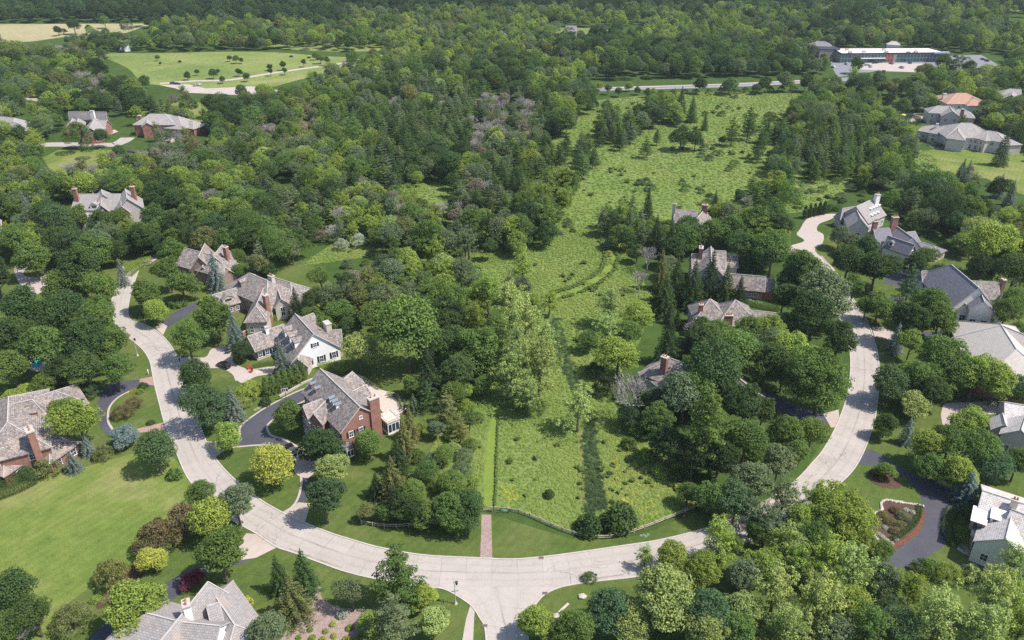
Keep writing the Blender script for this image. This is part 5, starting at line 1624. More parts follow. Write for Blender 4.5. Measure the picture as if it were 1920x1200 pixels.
avoid = []   # keep clear: houses and paved surfaces
for o in list(COL.objects):
    if o.type == 'EMPTY' and o.get("category") in ('house', 'barn', 'shop building') and (o.location.y < 600 or o.get("category") == 'shop building'):
        pts = [o.location + Vector(v) for c in o.children if c.type == 'MESH' and c.name.startswith('roof') and 'trim' not in c.name for v in c.bound_box]
        if pts: avoid.append((min(p.x for p in pts), max(p.x for p in pts), min(p.y for p in pts), max(p.y for p in pts)))
road_pts = [(p + q) / 2 for p, q in zip(inner, pair)]
RP = np.array([(p.x, p.y) for p in road_pts])
hand_xy = np.array([(t['x'], t['y'], t['r']) for t in TREES])


def blocked(x, y, r):
    for a, b, c, d_ in avoid:
        if a - r * .6 < x < b + r * .6 and c - r * .9 < y < d_ + r * .6: return True
    if np.min(np.hypot(RP[:, 0] - x, RP[:, 1] - y)) < 5.0 + r * 0.8: return True
    dd = np.hypot(hand_xy[:, 0] - x, hand_xy[:, 1] - y)
    return bool(np.any(dd < hand_xy[:, 2] * 0.75))


def in_poly(px, py, P):
    r = False
    j = len(P) - 1
    for i in range(len(P)):
        if (P[i][1] > py) != (P[j][1] > py) and px < (P[j][0] - P[i][0]) * (py - P[i][1]) / (P[j][1] - P[i][1]) + P[i][0]: r = not r
        j = i
    return r


OPEN = [[(1100, 152), (1500, 144), (1650, 136), (1650, 158), (1500, 172), (1100, 180)], [(1545, 112), (1800, 100), (1880, 104), (1885, 128), (1740, 140), (1640, 140), (1560, 150)],
        [(195, 98), (620, 94), (700, 108), (560, 152), (530, 180), (440, 182), (300, 178), (250, 150)], [(-200, 44), (280, 43), (230, 64), (60, 80), (-200, 86)], [(1015, 54), (1155, 54), (1150, 68), (1020, 68)]]
cand = []
y = 150.0
rg = random.Random(5)
while y < 1500:
    step = 6.2 if y < 480 else (8.2 if y < 800 else 10.5)
    half = (y + 150) * 0.72
    x = -half
    while x < half:
        X, Y = x + rg.uniform(-.45, .45) * step, y + rg.uniform(-.45, .45) * step
        x += step
        px, py = PX(X, Y, 6.0)
        if py > 600: continue
        r = int(py // 20) if py >= 0 else 0
        c = min(max(int(px // 40), 0), 47)
        # soft cell edges
        c = min(max(int((px + rg.uniform(-9, 9)) // 40), 0), 47)
        r = min(max(int((py + rg.uniform(-4, 4)) // 20), 0), 29)
        ch = WOODS[r][c]
        if py < -4: ch = '1' if rg.random() < .6 else '2'
        if ch == '0': continue
        k, cols, r0, r1 = rg.choice(CELL[ch])
        rr = rg.uniform(r0, r1)
        if ch == '6' and rg.random() < 0.5: continue
        cc0 = rg.choice(cols)
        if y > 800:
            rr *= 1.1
            if ch == '1' or py < 14: cc0 = rg.choice('nnde')  # farthest crowns darker and bluer: cloud shadow put into the leaf colour
        dep = Y * CT + (CAM_H - 6) * ST
        rp = rr * FPX / dep
        top = PX(X, Y, rr / KINDS[k][1] * KINDS[k][3] * (.85 if k == 'w' else 1) * .92)[1]
        if py < 600 and ch != '6' and rg.random() < .9:
            bad = top > 0 and WOODS[min(int(top // 20), 29)][c] == '0'
            for sx in (-.6, .6):
                cc_ = min(max(int((px + rp * sx) // 40), 0), 47)
                bad = bad or (0 < py and WOODS[r][cc_] == '0')
            if bad: continue
        if py < 200:
            bx, by = PX(X, Y, 0)
            if any(in_poly(bx, by, P_) for P_ in OPEN): continue
        cand.append((Y, X, k, cc0, rr, px, py))
    y += step * 0.95
yy = 30.0                                         # the neighbourhood's trees go on outside the photo's edges
while yy < 330:
    xx = -(yy * .75 + 130)
    while xx < yy * .75 + 130:
        X, Y = xx + rg.uniform(-3, 3), yy + rg.uniform(-3, 3)
        xx += 8.5
        px, py = PX(X, Y, 0)
        if (-90 < px < 2090 and py < 1330) or rg.random() < .35 or py < 600: continue
        cand.append((Y, X, rg.choice('momc'), rg.choice('gdlx'), rg.uniform(3, 5), px, py))
    yy += 8.5
cand = [c for c in cand if not blocked(c[1], c[0], c[4])]
cand.sort()
LIMIT = {'leafy': 330, 'c': 110, 'w': 160, 'b': 60, 'v': 60, 'k': 60}
cls = lambda k: 'leafy' if k in 'mo' else k
count = {}
for t in TREES: count[cls(t['kind'])] = count.get(cls(t['kind']), 0) + 1
rest = []
for c in cand:
    Y, X, k, col, rr, px, py = c
    q = cls(k)
    if q in LIMIT and count.get(q, 0) < LIMIT[q] and -20 < px < 1940 and py > 20:
        count[q] = count.get(q, 0) + 1
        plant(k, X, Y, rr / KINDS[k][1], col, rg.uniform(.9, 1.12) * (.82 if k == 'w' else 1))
    else:
        rest.append(c)
print("TREES", len(TREES), count, "rest", len(rest))


def scatter(name, label, cat, pts, protos, mat):
    """one object: points that carry crowns. pts = (x, y, z, scale, zscale, rot, proto index, colour)"""
    me = bpy.data.meshes.new(name)
    n = len(pts)
    me.vertices.add(n)
    A = np.array([p[:7] for p in pts], dtype=np.float64)
    me.vertices.foreach_set("co", A[:, :3].reshape(-1).astype(np.float32))
    a = me.attributes.new("size", 'FLOAT_VECTOR', 'POINT')
    a.data.foreach_set("vector", np.stack([A[:, 3], A[:, 3], A[:, 4]], 1).reshape(-1).astype(np.float32))
    a = me.attributes.new("turn", 'FLOAT_VECTOR', 'POINT')
    a.data.foreach_set("vector", np.stack([A[:, 5] * 0, A[:, 5] * 0, A[:, 5]], 1).reshape(-1).astype(np.float32))
    a = me.attributes.new("sort", 'INT', 'POINT')
    a.data.foreach_set("value", A[:, 6].astype(np.int32))
    a = me.attributes.new("tint", 'FLOAT_COLOR', 'POINT')
    a.data.foreach_set("color", np.array([p[7] for p in pts], dtype=np.float32).reshape(-1))
    me.update()
    o = link(bpy.data.objects.new(name, me))
    tag(o, label, cat, kind='stuff')
    ng = bpy.data.node_groups.new(name, 'GeometryNodeTree')
    ng.interface.new_socket("Geometry", in_out='INPUT', socket_type='NodeSocketGeometry')
    ng.interface.new_socket("Geometry", in_out='OUTPUT', socket_type='NodeSocketGeometry')
    N, L = ng.nodes, ng.links
    gi, go = N.new("NodeGroupInput"), N.new("NodeGroupOutput")
    join = N.new("GeometryNodeJoinGeometry")
    def named(nm, ty):
        q = N.new("GeometryNodeInputNamedAttribute"); q.data_type = ty; q.inputs[0].default_value = nm
        return [s for s in q.outputs if s.enabled][0]
    sz, tn, so = named("size", 'FLOAT_VECTOR'), named("turn", 'FLOAT_VECTOR'), named("sort", 'INT')
    for k, po in enumerate(protos):
        oi = N.new("GeometryNodeObjectInfo"); oi.transform_space = 'ORIGINAL'; oi.inputs[0].default_value = po
        sm = N.new("GeometryNodeSetMaterial"); sm.inputs["Material"].default_value = mat
        L.new(oi.outputs["Geometry"], sm.inputs[0])
        cp = N.new("FunctionNodeCompare"); cp.data_type = 'INT'; cp.operation = 'EQUAL'
        ins = [s for s in cp.inputs if s.enabled]
        L.new(so, ins[0]); ins[1].default_value = k
        ip = N.new("GeometryNodeInstanceOnPoints")
        L.new(gi.outputs[0], ip.inputs["Points"])
        L.new(cp.outputs[0], ip.inputs["Selection"])
        L.new(sm.outputs[0], ip.inputs["Instance"])
        L.new(tn, ip.inputs["Rotation"])
        L.new(sz, ip.inputs["Scale"])
        L.new(ip.outputs[0], join.inputs[0])
    L.new(join.outputs[0], go.inputs[0])
    md = o.modifiers.new("scatter", 'NODES')
    md.node_group = ng
    return o


def crown_of(kind, i):
    """a standing tree that carries variant i of this kind"""
    me = KINDS[kind][0][i][0] or KINDS[kind][0][i][1]
    for o in COL.objects:
        if o.type == 'MESH' and o.data is me: return o
    raise KeyError(kind)


PROTO, PIDX = [], {}
for k in 'mocwv':
    for i in range(len(KINDS[k][0])):
        try: po_ = crown_of(k, i)
        except KeyError: continue
        PIDX[(k, i)] = len(PROTO)
        PROTO.append(po_)
HAVE = {k: [i for (kk, i) in PIDX if kk == k] for k in 'mocwv'}
pts, dead = [], []
for Y, X, k, col, rr, px, py in rest:
    if k == 'k': k = 'v'
    if k == 'b':
        dead.append((X, Y, rr)); continue
    s = rr / KINDS[k][1]
    i = rg.choice(HAVE[k])
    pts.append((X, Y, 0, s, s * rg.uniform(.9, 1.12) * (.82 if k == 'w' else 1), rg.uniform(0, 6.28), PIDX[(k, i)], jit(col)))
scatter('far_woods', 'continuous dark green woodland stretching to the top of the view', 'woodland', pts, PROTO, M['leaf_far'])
dp = [(X, Y, 0, rr / 3.6, rr / 3.6 * rg.uniform(.9, 1.2), rg.uniform(0, 6.28), rg.randrange(3), (1, 1, 1, 1)) for X, Y, rr in dead]
scatter('far_bare_trees', 'grey leafless trees scattered through the far woodland', 'dead woodland', dp, [crown_of('b', i) for i in range(3)], M['deadbark'])

# ------------------------------------------------------------------ meadow growth

def tuft_mesh(name, n=5, h=0.5, mat=None, sz=0.12, leaves=26):
    cr = Crown()
    for i in range(n):
        a = RNG.uniform(0, 6.28); r = RNG.uniform(0, .45)
        cr.clump((math.cos(a) * r, math.sin(a) * r, h * RNG.uniform(.35, .8)), (0.28, 0.28, h * .45), leaves, sz, RNG.uniform(.2, .8), -0.3, .8)
    return cr.mesh(name, 1.2, mat)


def reed_mesh(name):
    cr = Crown()
    n = 90
    p = np.stack([RNG.normal(size=n) * .4, RNG.normal(size=n) * .4, RNG.uniform(.4, 1.7, n)], 1)
    d = RNG.normal(size=(n, 3)); d[:, 2] = np.abs(d[:, 2]) * .6 + .3
    cr.p.append(p); cr.n.append(unit(d)); cr.s.append(np.full(n, .10)); cr.l.append(RNG.uniform(.1, .7, n))
    return cr.mesh(name, 2.5, M['leaf_far'])


def proto(name, me, px, py, kindlab, cat, col):
    p = G(px, py)
    o = link(bpy.data.objects.new(name, me))
    o.location = p
    tag(o, kindlab, cat)
    return o


MEADOW = [(800, 862), (822, 905), (862, 935), (906, 950), (960, 952), (1068, 996), (1200, 990), (1308, 945), (1290, 880), (1180, 800), (1140, 740), (1200, 640), (1225, 560), (1190, 500), (1170, 445), (1240, 425), (1300, 412), (1420, 408), (1520, 395), (1600, 350), (1740, 340), (1760, 300), (1640, 235), (1500, 175), (1280, 172), (1120, 188), (1050, 230), (1000, 330), (760, 335), (730, 372), (850, 430), (640, 445), (560, 500), (700, 480), (900, 500), (945, 600), (915, 700), (865, 760), (820, 815)]
TRAIL = [(908, 948), (926, 948), (928, 880), (935, 820), (932, 780), (926, 760), (918, 790), (912, 850), (906, 900)]
SWALE = [(1092, 790), (1112, 785), (1120, 830), (1128, 900), (1140, 955), (1098, 960), (1096, 900), (1094, 840)]
SWALE2 = [(1028, 598), (1046, 596), (1062, 640), (1072, 680), (1092, 730), (1112, 781), (1094, 779), (1072, 735), (1052, 690), (1034, 635)]
TR2 = [G(x, y) for x, y in [(1138, 450), (1146, 480), (1140, 505), (1118, 525), (1080, 545), (1040, 556)]]
k1 = link(bpy.data.objects.new('shrub', tuft_mesh('foliage', 7, .5, M['leaf'], .085, 44))); k1.location = G(1003, 900); k1.color = (.16, .24, .03, 1)
tag(k1, 'tiny bright green leafy plant in the middle of the fenced meadow', 'plant')
k2 = link(bpy.data.objects.new('shrub', tuft_mesh('foliage', 9, .8, M['leaf'], .14, 30))); k2.location = G(955, 870); k2.color = (.10, .17, .03, 1)
tag(k2, 'small leafy plant beside the mown trail left of the cottonwoods', 'plant')
k3 = link(bpy.data.objects.new('reeds', reed_mesh('reeds'))); k3.location = G(1110, 965); k3.color = (.05, .09, .05, 1)
tag(k3, 'dark cattail clump at the foot of the dark reed strip', 'reeds')
k3.data.materials.clear(); k3.data.materials.append(M['leaf'])
tints = [(.29, .38, .09), (.25, .35, .085), (.32, .40, .10), (.37, .40, .13), (.21, .31, .08), (.27, .34, .11), (.40, .41, .12)]
rm = random.Random(9)
mp = []
xs = [G(x, y) for x, y in MEADOW]
y = 100.0
while y < 620:
    st = 0.6 if y < 175 else (1.0 if y < 300 else 1.9)
    x = -130
    while x < 330:
        X, Y = x + rm.uniform(-.5, .5) * st, y + rm.uniform(-.5, .5) * st
        x += st
        px, py = PX(X, Y, 0.0)
        if not (560 < px < 1780 and 160 < py < 1000) or not in_poly(px, py, MEADOW): continue
        if in_poly(px, py, TRAIL) or in_poly(px, py, SWALE) or in_poly(px, py, SWALE2): continue
        if 440 < py < 570 and 1030 < px < 1160 and min(math.hypot(q.x - X, q.y - Y) for q in TR2) < 3.0: continue
        n = math.sin(X * .11 + math.sin(Y * .07) * 2) + math.sin(Y * .13 + X * .05) + math.sin(X * .31 + Y * .23) * .6
        if y < 175 and rm.random() > .72 + .2 * n: continue
        f = min(max((n + 1.6) / 3.4 + rm.uniform(-.16, .16), 0), 1)
        c = tuple(a_ + (b_ - a_) * f for a_, b_ in zip((.185, .28, .072), (.28, .34, .10)))
        big = rm.random() < (.04 if n > 1.0 else .004)
        if big: c = (.15, .22, .07)
        if n < -1.3 and rm.random() < .12: c = (.30, .29, .12)
        if px > 1110 and py > 860 and rm.random() < .10: c = (.40, .40, .10)
        if rm.random() < 1.1 - math.hypot((px - 955) / 22, (py - 926) / 24): c = (.40, .41, .08)
        s = rm.uniform(.4, 1.05) * (1.0 if y < 175 else (1.4 if y < 300 else 1.9)) * (1.5 if big else 1)
        k = 1 + rm.uniform(-.1, .1)
        mp.append((X, Y, 0, s, s * (.5 if not big else .8) * (.8 if y > 300 else 1), rm.uniform(0, 6.28), 1 if big else 0, (c[0] * k, c[1] * k, c[2] * k, 1)))
    y += st * .9
# rank weeds beside the curved mown trail
for q0, q1 in zip(crom(TR2, 12), crom(TR2, 12)[1:]):
    for _ in range(5):
        t = (q1 - q0).normalized()
        p = q0.lerp(q1, rm.random()) + Vector((-t.y, t.x, 0)) * rm.choice((-1, -1, 1)) * rm.uniform(1.9, 2.9)
        mp.append((p.x, p.y, 0, rm.uniform(.7, 1.4), rm.uniform(.7, 1.2), rm.uniform(0, 6.28), 1, (.16, .23, .075, 1)))
# cattails in the wet strips
for _ in range(26000):
    px, py = rm.uniform(1020, 1145), rm.uniform(590, 965)
    if in_poly(px, py, SWALE) or in_poly(px, py, SWALE2):
        if rm.random() > .3: continue
        p = G(px + rm.gauss(0, 3.5), py)
        mp.append((p.x, p.y, 0, rm.uniform(.35, .8), rm.uniform(.2, .45), rm.uniform(0, 6.28), rm.choice((0, 0, 2)), (.10, .155, .07, 1)))
# dark rank growth marking the edge of the mown trail
for px, py in [(926 + (t * 6) + rm.uniform(-1, 1), 948 - t * 170) for t in [i / 90 for i in range(90)]]:
    p = G(px + 2, py)
    mp.append((p.x, p.y, 0, rm.uniform(.3, .7), .6, rm.uniform(0, 6.28), 1, (.15, .22, .07, 1)))
print("MEADOW", len(mp))
scatter('meadow_growth', 'bright yellow green meadow herbs inside the loop road', 'meadow plants', mp, [k1, k2, k3], M['leaf_far'])


# ------------------------------------------------------------------ fences, lamps, posts
def rail_fence(label, pts, rails=2, h=1.15, gap=2.6):
    c = [G(x, y) for x, y in pts]
    L = sum((b - a).length for a, b in zip(c, c[1:]))
    c = resample(c, max(2, int(L / gap) + 1))
    C0 = c[0].copy()
    root = tag(empty('rail_fence', C0), label, 'fence')
    for i, p in enumerate(c):
        mb = MB(); q = p - C0
        mb.box((q.x, q.y, 0), (0.17, 0.17, h + .08), i * .3)
        mb.build('fence_post', M['wood'], root)
        if i:
            for r_ in range(rails):
                mb = MB(); a = c[i - 1] - C0
                z = h * (0.45 + 0.42 * r_) if rails == 2 else h * (.3 + .3 * r_)
                mb.tube([(a.x, a.y, z), (q.x, q.y, z)], .085, 5)
                mb.build('rail', M['wood'], root)
    return root


rail_fence('weathered split rail fence curving in front of the meadow, right of the green sign', [(928, 957), (962, 959), (990, 968), (1017, 980), (1043, 992), (1070, 1002), (1104, 1012), (1145, 1010), (1175, 1004), (1202, 994), (1219, 988), (1246, 977), (1271, 967), (1295, 957), (1318, 946)])
rail_fence('split rail fence half hidden under the dark trees left of the mulch path', [(672, 968), (678, 983), (710, 989), (745, 990), (800, 985), (860, 975), (900, 962)])
rail_fence('split rail fence behind the roadside trees where the loop bends right', [(1384, 968), (1420, 954), (1445, 940), (1475, 922)])


def gate():
    p = G(912, 960)
    root = tag(empty('gate', p), 'open wooden gate at the head of the mulch path', 'gate')
    for dx, h in ((-0.9, 1.5), (1.3, 1.5), (1.9, 1.5)):
        mb = MB(); mb.box((dx, 0, 0), (.16, .16, h)); mb.build('gate_post', M['wood'], root)
    mb = MB()
    for z in (.45, .8, 1.15): mb.tube([(-.9, 0, z), (1.2, .5, z)], .05, 5)
    mb.tube([(-.9, 0, .45), (1.2, .5, 1.15)], .04, 5)
    mb.build('gate_leaf', M['wood'], root)


gate()


def sign_board():
    p = G(947, 962)
    root = tag(empty('sign_board', p), 'long green information board on two posts by the fence', 'sign')
    for dx in (-1.15, 1.15):
        mb = MB(); mb.box((dx, 0, 0), (.1, .1, 1.35)); mb.build('sign_post', M['wood'], root)
    mb = MB(); mb.box((0, -.08, .5), (2.5, .05, .78)); pn = mb.build('sign_panel', M['greensign'], root)
    mb = MB()
    rr = random.Random(3)
    for k, (w, z) in enumerate(((1.3, 1.08), (.9, .93), (1.5, .78), (.7, .65))):
        mb.box((rr.uniform(-.3, .3), -.112, z), (w, .01, .06))
    mb.build('sign_lettering', M['white'], pn)


sign_board()


def street_lamp(px, py, label, names=False):
    p = G(px, py)
    root = tag(empty('street_lamp', p), label, 'street lamp', 'street lamps along the loop road')
    mb = MB(); mb.cone((0, 0, 0), .42, .22, .5, 10); mb.cone((0, 0, .5), .22, .12, .35, 10); mb.build('base', M['kerb'], root)
    mb = MB(); mb.tube([(0, 0, .8), (0, 0, 3.2), (0, 0, 5.4)], [.09, .075, .06], 8); mb.build('pole', M['galv'], root)
    mb = MB()
    mb.tube([(0, 0, 5.35), (-.25, 0, 5.7), (0.0, 0, 5.95), (.4, 0, 5.85)], .045, 6)
    mb.build('arm', M['dark'], root)
    for dx in (0.4,):
        mb = MB(); mb.cone((dx, 0, 5.75), .1, .3, -.0001 + .12, 10); mb.cone((dx, 0, 5.2), .2, .28, .55, 10, 0); mb.cone((dx, 0, 5.87), .3, .05, .2, 10)
        mb.build('lantern', M['dark'], root)
    if names:
        for k, a in enumerate((0.2, 1.7)):
            mb = MB(); mb.box((0, 0, 3.3 + .28 * k), (1.3, .03, .22), a); s = mb.build('street_name_sign', M['greensign'], root)
            mb = MB(); mb.box((0, 0, 3.37 + .28 * k), (.9, .045, .07), a); mb.build('lettering', M['white'], s)
    return root


street_lamp(854, 1132, 'street lamp carrying green street name signs at the road junction', True)
street_lamp(258, 667, 'tall street lamp on the grass strip left of the curving road')


def mailbox(px, py, label):
    root = tag(empty('mailbox', G(px, py), .4), label, 'mailbox')
    mb = MB(); mb.box((0, 0, 0), (.12, .12, 1.2)); mb.box((0, 0, .85), (.1, .6, .08)); mb.build('post', M['white'], root)
    mb = MB(); mb.box((0, 0, 1.2), (.25, .55, .2)); mb.tube([(0, -.27, 1.38), (0, .27, 1.38)], .125, 8); mb.build('box', M['white'], root)


mailbox(340, 677, 'white mailbox on the right kerb opposite the tall street lamp')
mailbox(279, 702, 'white mailbox on the left kerb above the red brick apron')
mailbox(273, 606, 'white mailbox beside the pale apron of the upper asphalt drive')


def hoop(px, py, rz, label):
    p = G(px, py, 3.0)
    root = tag(empty('basketball_hoop', (p.x, p.y, 0), rz), label, 'basketball hoop')
    mb = MB(); mb.tube([(0, .9, 0), (0, .9, 2.6), (0, .1, 3.1)], .08, 6); mb.build('pole', M['dark'], root)
    mb = MB(); mb.box((0, 0, 2.7), (1.8, .05, 1.1)); bd = mb.build('backboard', M['windowdark'], root)
    mb = MB()
    for x in (-.87, .87): mb.box((x, -.03, 2.7), (.1, .06, 1.1))
    for z in (2.68, 3.72): mb.box((0, -.03, z), (1.84, .06, .1))
    for x in (-.3, .3): mb.box((x, -.035, 2.95), (.06, .05, .45))
    for z in (2.93, 3.36): mb.box((0, -.035, z), (.62, .05, .06))
    mb.build('backboard_marking', M['white'], bd)
    mb = MB(); pts = [(.23 * math.cos(a * .524), -.3 + .23 * math.sin(a * .524), 2.95) for a in range(13)]; mb.tube(pts, .02, 4); mb.build('rim', M['orange'], root)


hoop(534, 733, .3, 'basketball hoop in front of the arborvitae row')
hoop(112, 717, .1, 'basketball hoop under dark trees above the brick manor')
hoop(1396, 700, -.1, 'basketball hoop beside the low wing of the hidden house')

# ------------------------------------------------------------------ cars
CARP = {}


def car_mat(name, col):
    m, N, L, b = new_mat(name, .3, .6)
    b.inputs["Base Color"].default_value = (*col, 1)
    b.inputs["Metallic"].default_value = .3
    b.inputs["Coat Weight"].default_value = .6
    return m


PAINT = {k: car_mat(k + '_car_paint', v) for k, v in dict(black=(.015, .015, .018), white=(.75, .75, .75), silver=(.45, .46, .48), grey=(.12, .12, .13), blue=(.05, .1, .3), red=(.35, .03, .03)).items()}


def car_meshes(suv):
    """body, glass, wheel, headlight, tail lamp meshes for a car 4.7 m long pointing to +X"""
    h1, h2 = (1.02, 1.72) if suv else (.88, 1.42)
    prof = [(-2.3, .35), (-2.34, .75), (-2.25, h1), (-2.0 if suv else -1.7, h1 + .02), (-1.85 if suv else -1.1, h2 - .06), (-1.3 if suv else -.6, h2), (.35, h2 - .01), (1.05, h1 + .06), (1.9, h1 - .1), (2.28, h1 - .3), (2.36, .6), (2.3, .35)]
    bm = bmesh.new()
    half = .92
    rings = []
    for sgn in (-1, 1):
        ring = []
        for x, z in prof:
            yy = half - (0.2 * max(0, (z - h1)) / (h2 - h1)) - (.08 if abs(x) > 2.2 else 0)
            ring.append(bm.verts.new((x, sgn * yy, z)))
        rings.append(ring)
    n = len(prof)
    for i in range(n):
        j = (i + 1) % n
        bm.faces.new((rings[0][i], rings[0][j], rings[1][j], rings[1][i]))
    bm.faces.new(rings[0][::-1]); bm.faces.new(rings[1])
    bmesh.ops.recalc_face_normals(bm, faces=bm.faces[:])
    bmesh.ops.bevel(bm, geom=[e for e in bm.edges if abs(e.verts[0].co.y - e.verts[1].co.y) < .5], offset=.06, segments=2, affect='EDGES')
    me = bpy.data.meshes.new('car_body'); bm.to_mesh(me); bm.free()
    xs_ = (-1.78, -1.28, .33, .98) if suv else (-1.1, -.62, .33, .98)
    g = MB()
    zl, zu = h1 + .06, h2 - .1
    for sgn in (-1, 1):
        f = [(xs_[0] - .05, sgn * (half + .002), zl), (xs_[3], sgn * (half + .002), zl), (xs_[2], sgn * (half - .155), zu), (xs_[1], sgn * (half - .155), zu)]
        g.face([(x, y_ + sgn * .005, z) for x, y_, z in f][::sgn])
    g.face([(1.06, -.78, h1 + .1), (1.06, .78, h1 + .1), (.42, .68, h2 - .04), (.42, -.68, h2 - .04)])
    bx = (-2.0, -1.87) if suv else (-1.66, -1.16)
    g.face([(bx[0] - .03, .78, h1 + .1), (bx[0] - .03, -.78, h1 + .1), (bx[1] - .03, -.66, h2 - .12), (bx[1] - .03, .66, h2 - .12)])
    gm_ = raw_mesh(g, M['windowdark'], 'car_glass')
    w = MB(); w.tube([(0, -.11, 0), (0, .11, 0)], .34, 14); wm = raw_mesh(w, M['rubber'], 'tyre')
    r_ = MB(); r_.tube([(0, -.12, 0), (0, .12, 0)], .2, 10); rm_ = raw_mesh(r_, M['galv'], 'rim')
    hl = MB(); hl.box((0, 0, 0), (.06, .34, .14)); hm = raw_mesh(hl, M['white'], 'headlight')
    tl = MB(); tl.box((0, 0, 0), (.06, .3, .2)); tm = raw_mesh(tl, M['redpaint'], 'tail_lamp')
    return me, gm_, wm, rm_, hm, tm


def car(px, py, rz, paint, label, suv=False, group=None):
    if (suv, paint) not in CARP:
        ms = CARP.get(('m', suv)) or car_meshes(suv)
        CARP[('m', suv)] = ms
        b = ms[0].copy(); b.materials.clear(); b.materials.append(PAINT[paint])
        CARP[(suv, paint)] = (b,) + ms[1:]
    b, g, wm, rm_, hm, tm = CARP[(suv, paint)]
    root = tag(empty('parked_car', G(px, py), rz), label, 'car', group)
    root.location.z = .06
    def ch(nm, me, loc, par=root):
        o = bpy.data.objects.new(nm, me); o.location = loc; return link(o, par)
    ch('car_body', b, (0, 0, 0)); ch('car_window', g, (0, 0, 0))
    for x in (-1.45, 1.45):
        for yy in (-.84, .84):
            w = ch('wheel', wm, (x, yy, .34)); ch('rim', rm_, (0, 0, 0), w)
    for yy in (-.62, .62):
        ch('headlight', hm, (2.33, yy, .62)); ch('tail_lamp', tm, (-2.33, yy, .75))


car(420, 688, R(150), 'black', 'black hatchback SUV parked on the pale paver drive of the white house', True)
car(547, 846, R(-55), 'black', 'black car half hidden by the golden tree on the asphalt drive', False)
rc = random.Random(4)
LOT = [(1587, 121, 'white', 'white car at the left end of the shop lot, left of the lone tree'), (1626, 123, 'silver', 'silver car just right of the lone tree in the shop lot'), (1632, 126, 'white', 'white car in the second row right of the lone lot tree'),
       (1641, 119, 'black', 'black car parked nearest the shop front'), (1671, 120, 'red', 'red car parked before the shop entrance'), (1706, 119, 'blue', 'blue car parked at the right part of the shop front'),
       (1791, 107, 'black', 'black car leftmost in the side lot beside the shop'), (1799, 109, 'white', 'white car beside the leftmost black car in the side lot'), (1808, 112, 'silver', 'silver car in the middle of the side lot'),
       (1790, 114, 'grey', 'grey car nearest the shop corner in the side lot'), (1842, 112, 'black', 'black car at the far right of the side lot'), (1850, 115, 'grey', 'grey car rightmost in the side lot'), (1563, 127, 'white', 'white car at the left edge of the shop lot by the woods'), (1690, 128, 'silver', 'silver car alone in the bright front yard of the shop')]
for px, py, cl, lb in LOT: car(px, py, R(rc.choice((80, 95, 100, 10))), cl, lb, rc.random() < .4, 'cars parked at the shop building')
car(325, 157.5, R(5), 'blue', 'dark blue car on the left of the trailhead lot', True, 'cars at the trailhead lot')
car(333, 158.5, R(-8), 'black', 'black car right behind the blue one in the trailhead lot', False, 'cars at the trailhead lot')
car(367, 161, R(85), 'silver', 'silver car in the middle of the trailhead lot', False, 'cars at the trailhead lot')
car(375, 160, R(80), 'white', 'white car next to the silver one in the trailhead lot', False, 'cars at the trailhead lot')
car(1862, 210, R(60), 'black', 'black car on the pale drive near the right edge houses', True)


# ------------------------------------------------------------------ gardens: hedges, pools, walls, furniture
def hedge(label, pts, w=1.2, h=1.2, col='g', px=True):
    c = crom([G(*p) for p in pts], 4) if len(pts) > 2 else [G(*p) for p in pts]
    C0 = c[0].copy()
    cr = Crown()
    L = sum((b - a).length for a, b in zip(c, c[1:]))
    n = max(2, int(L / .45))
    cc = resample(c, n)
    for i, p in enumerate(cc):
        t = (cc[min(i + 1, n - 1)] - cc[max(i - 1, 0)]).normalized()
        nn = Vector((-t.y, t.x, 0))
        for a in np.linspace(-w / 2, w / 2, max(2, int(w / .45))):
            for z in np.arange(.2, h, .4):
                if abs(a) < w / 2 - .3 and z < h - .5: continue
                q = p - C0 + nn * float(a)
                cr.clump((q.x, q.y, min(float(z) + .15, h - .15)), (.3, .3, .26), 22, .1, RNG.uniform(.35, .65), -.9)
    o = link(bpy.data.objects.new('hedge', cr.mesh('hedge', 1.0, M['leaf'])))
    o.location = C0
    o.color = (*COLS[col], 1)
    tag(o, label, 'hedge')
    return o


hedge('clipped straight hedge behind the brick house beside its back lawn', [(686, 712), (714, 729)], 1.3, 1.4, 'g')
hedge('clipped round hedge around the white terrace of the brick house', [(728, 744), (742, 742), (752, 752), (757, 766)], 1.2, 1.2, 'g')
hedge('low dark hedge in front of the clipped round terrace hedge', [(752, 770), (762, 764), (768, 768)], 1.0, .8, 'd')
hedge('wide dark clipped hedge at the left edge above the bright lawn', [(-15, 932), (30, 915), (60, 900)], 5.0, 2.4, 'd')
hedge('long clipped hedge behind the low wing of the white house', [(462, 628), (492, 612), (530, 590), (545, 580)], 2.0, 2.0, 'l')
hedge('low clipped hedge before the stone wing of the white house', [(478, 688), (500, 683), (515, 683)], 1.4, .9, 'g')
hedge('rounded hedge along the upper asphalt drive', [(322, 578), (340, 570), (350, 564)], 2.6, 2.0, 'g')
hedge('tall hedge along the pale track in the upper left', [(240, 518), (262, 500), (285, 494)], 3.0, 2.6, 'l')
hedge('low box hedge following the red flowers in the stone edged bed', [(1724, 950), (1722, 968), (1712, 985), (1692, 1002), (1672, 1012)], .7, .8, 'd')
hedge('broad clipped hedge left of the bleached roof house', [(1784, 958), (1778, 985), (1778, 1008), (1792, 1024)], 2.2, 1.2, 'd')
hedge('olive clipped hedge nearer the bleached roof house', [(1798, 995), (1802, 1015), (1816, 1032), (1824, 1036)], 2.2, 1.3, 'l')
hedge('thick clipped shrub mass under the silvery spruce by the bleached roof house', [(1800, 955), (1815, 960), (1825, 975)], 3.2, 2.0, 'g')
hedge('clipped hedge between the outbuilding and the pyramid roof house', [(1400, 570), (1430, 577), (1460, 582)], 2.2, 1.4, 'g')
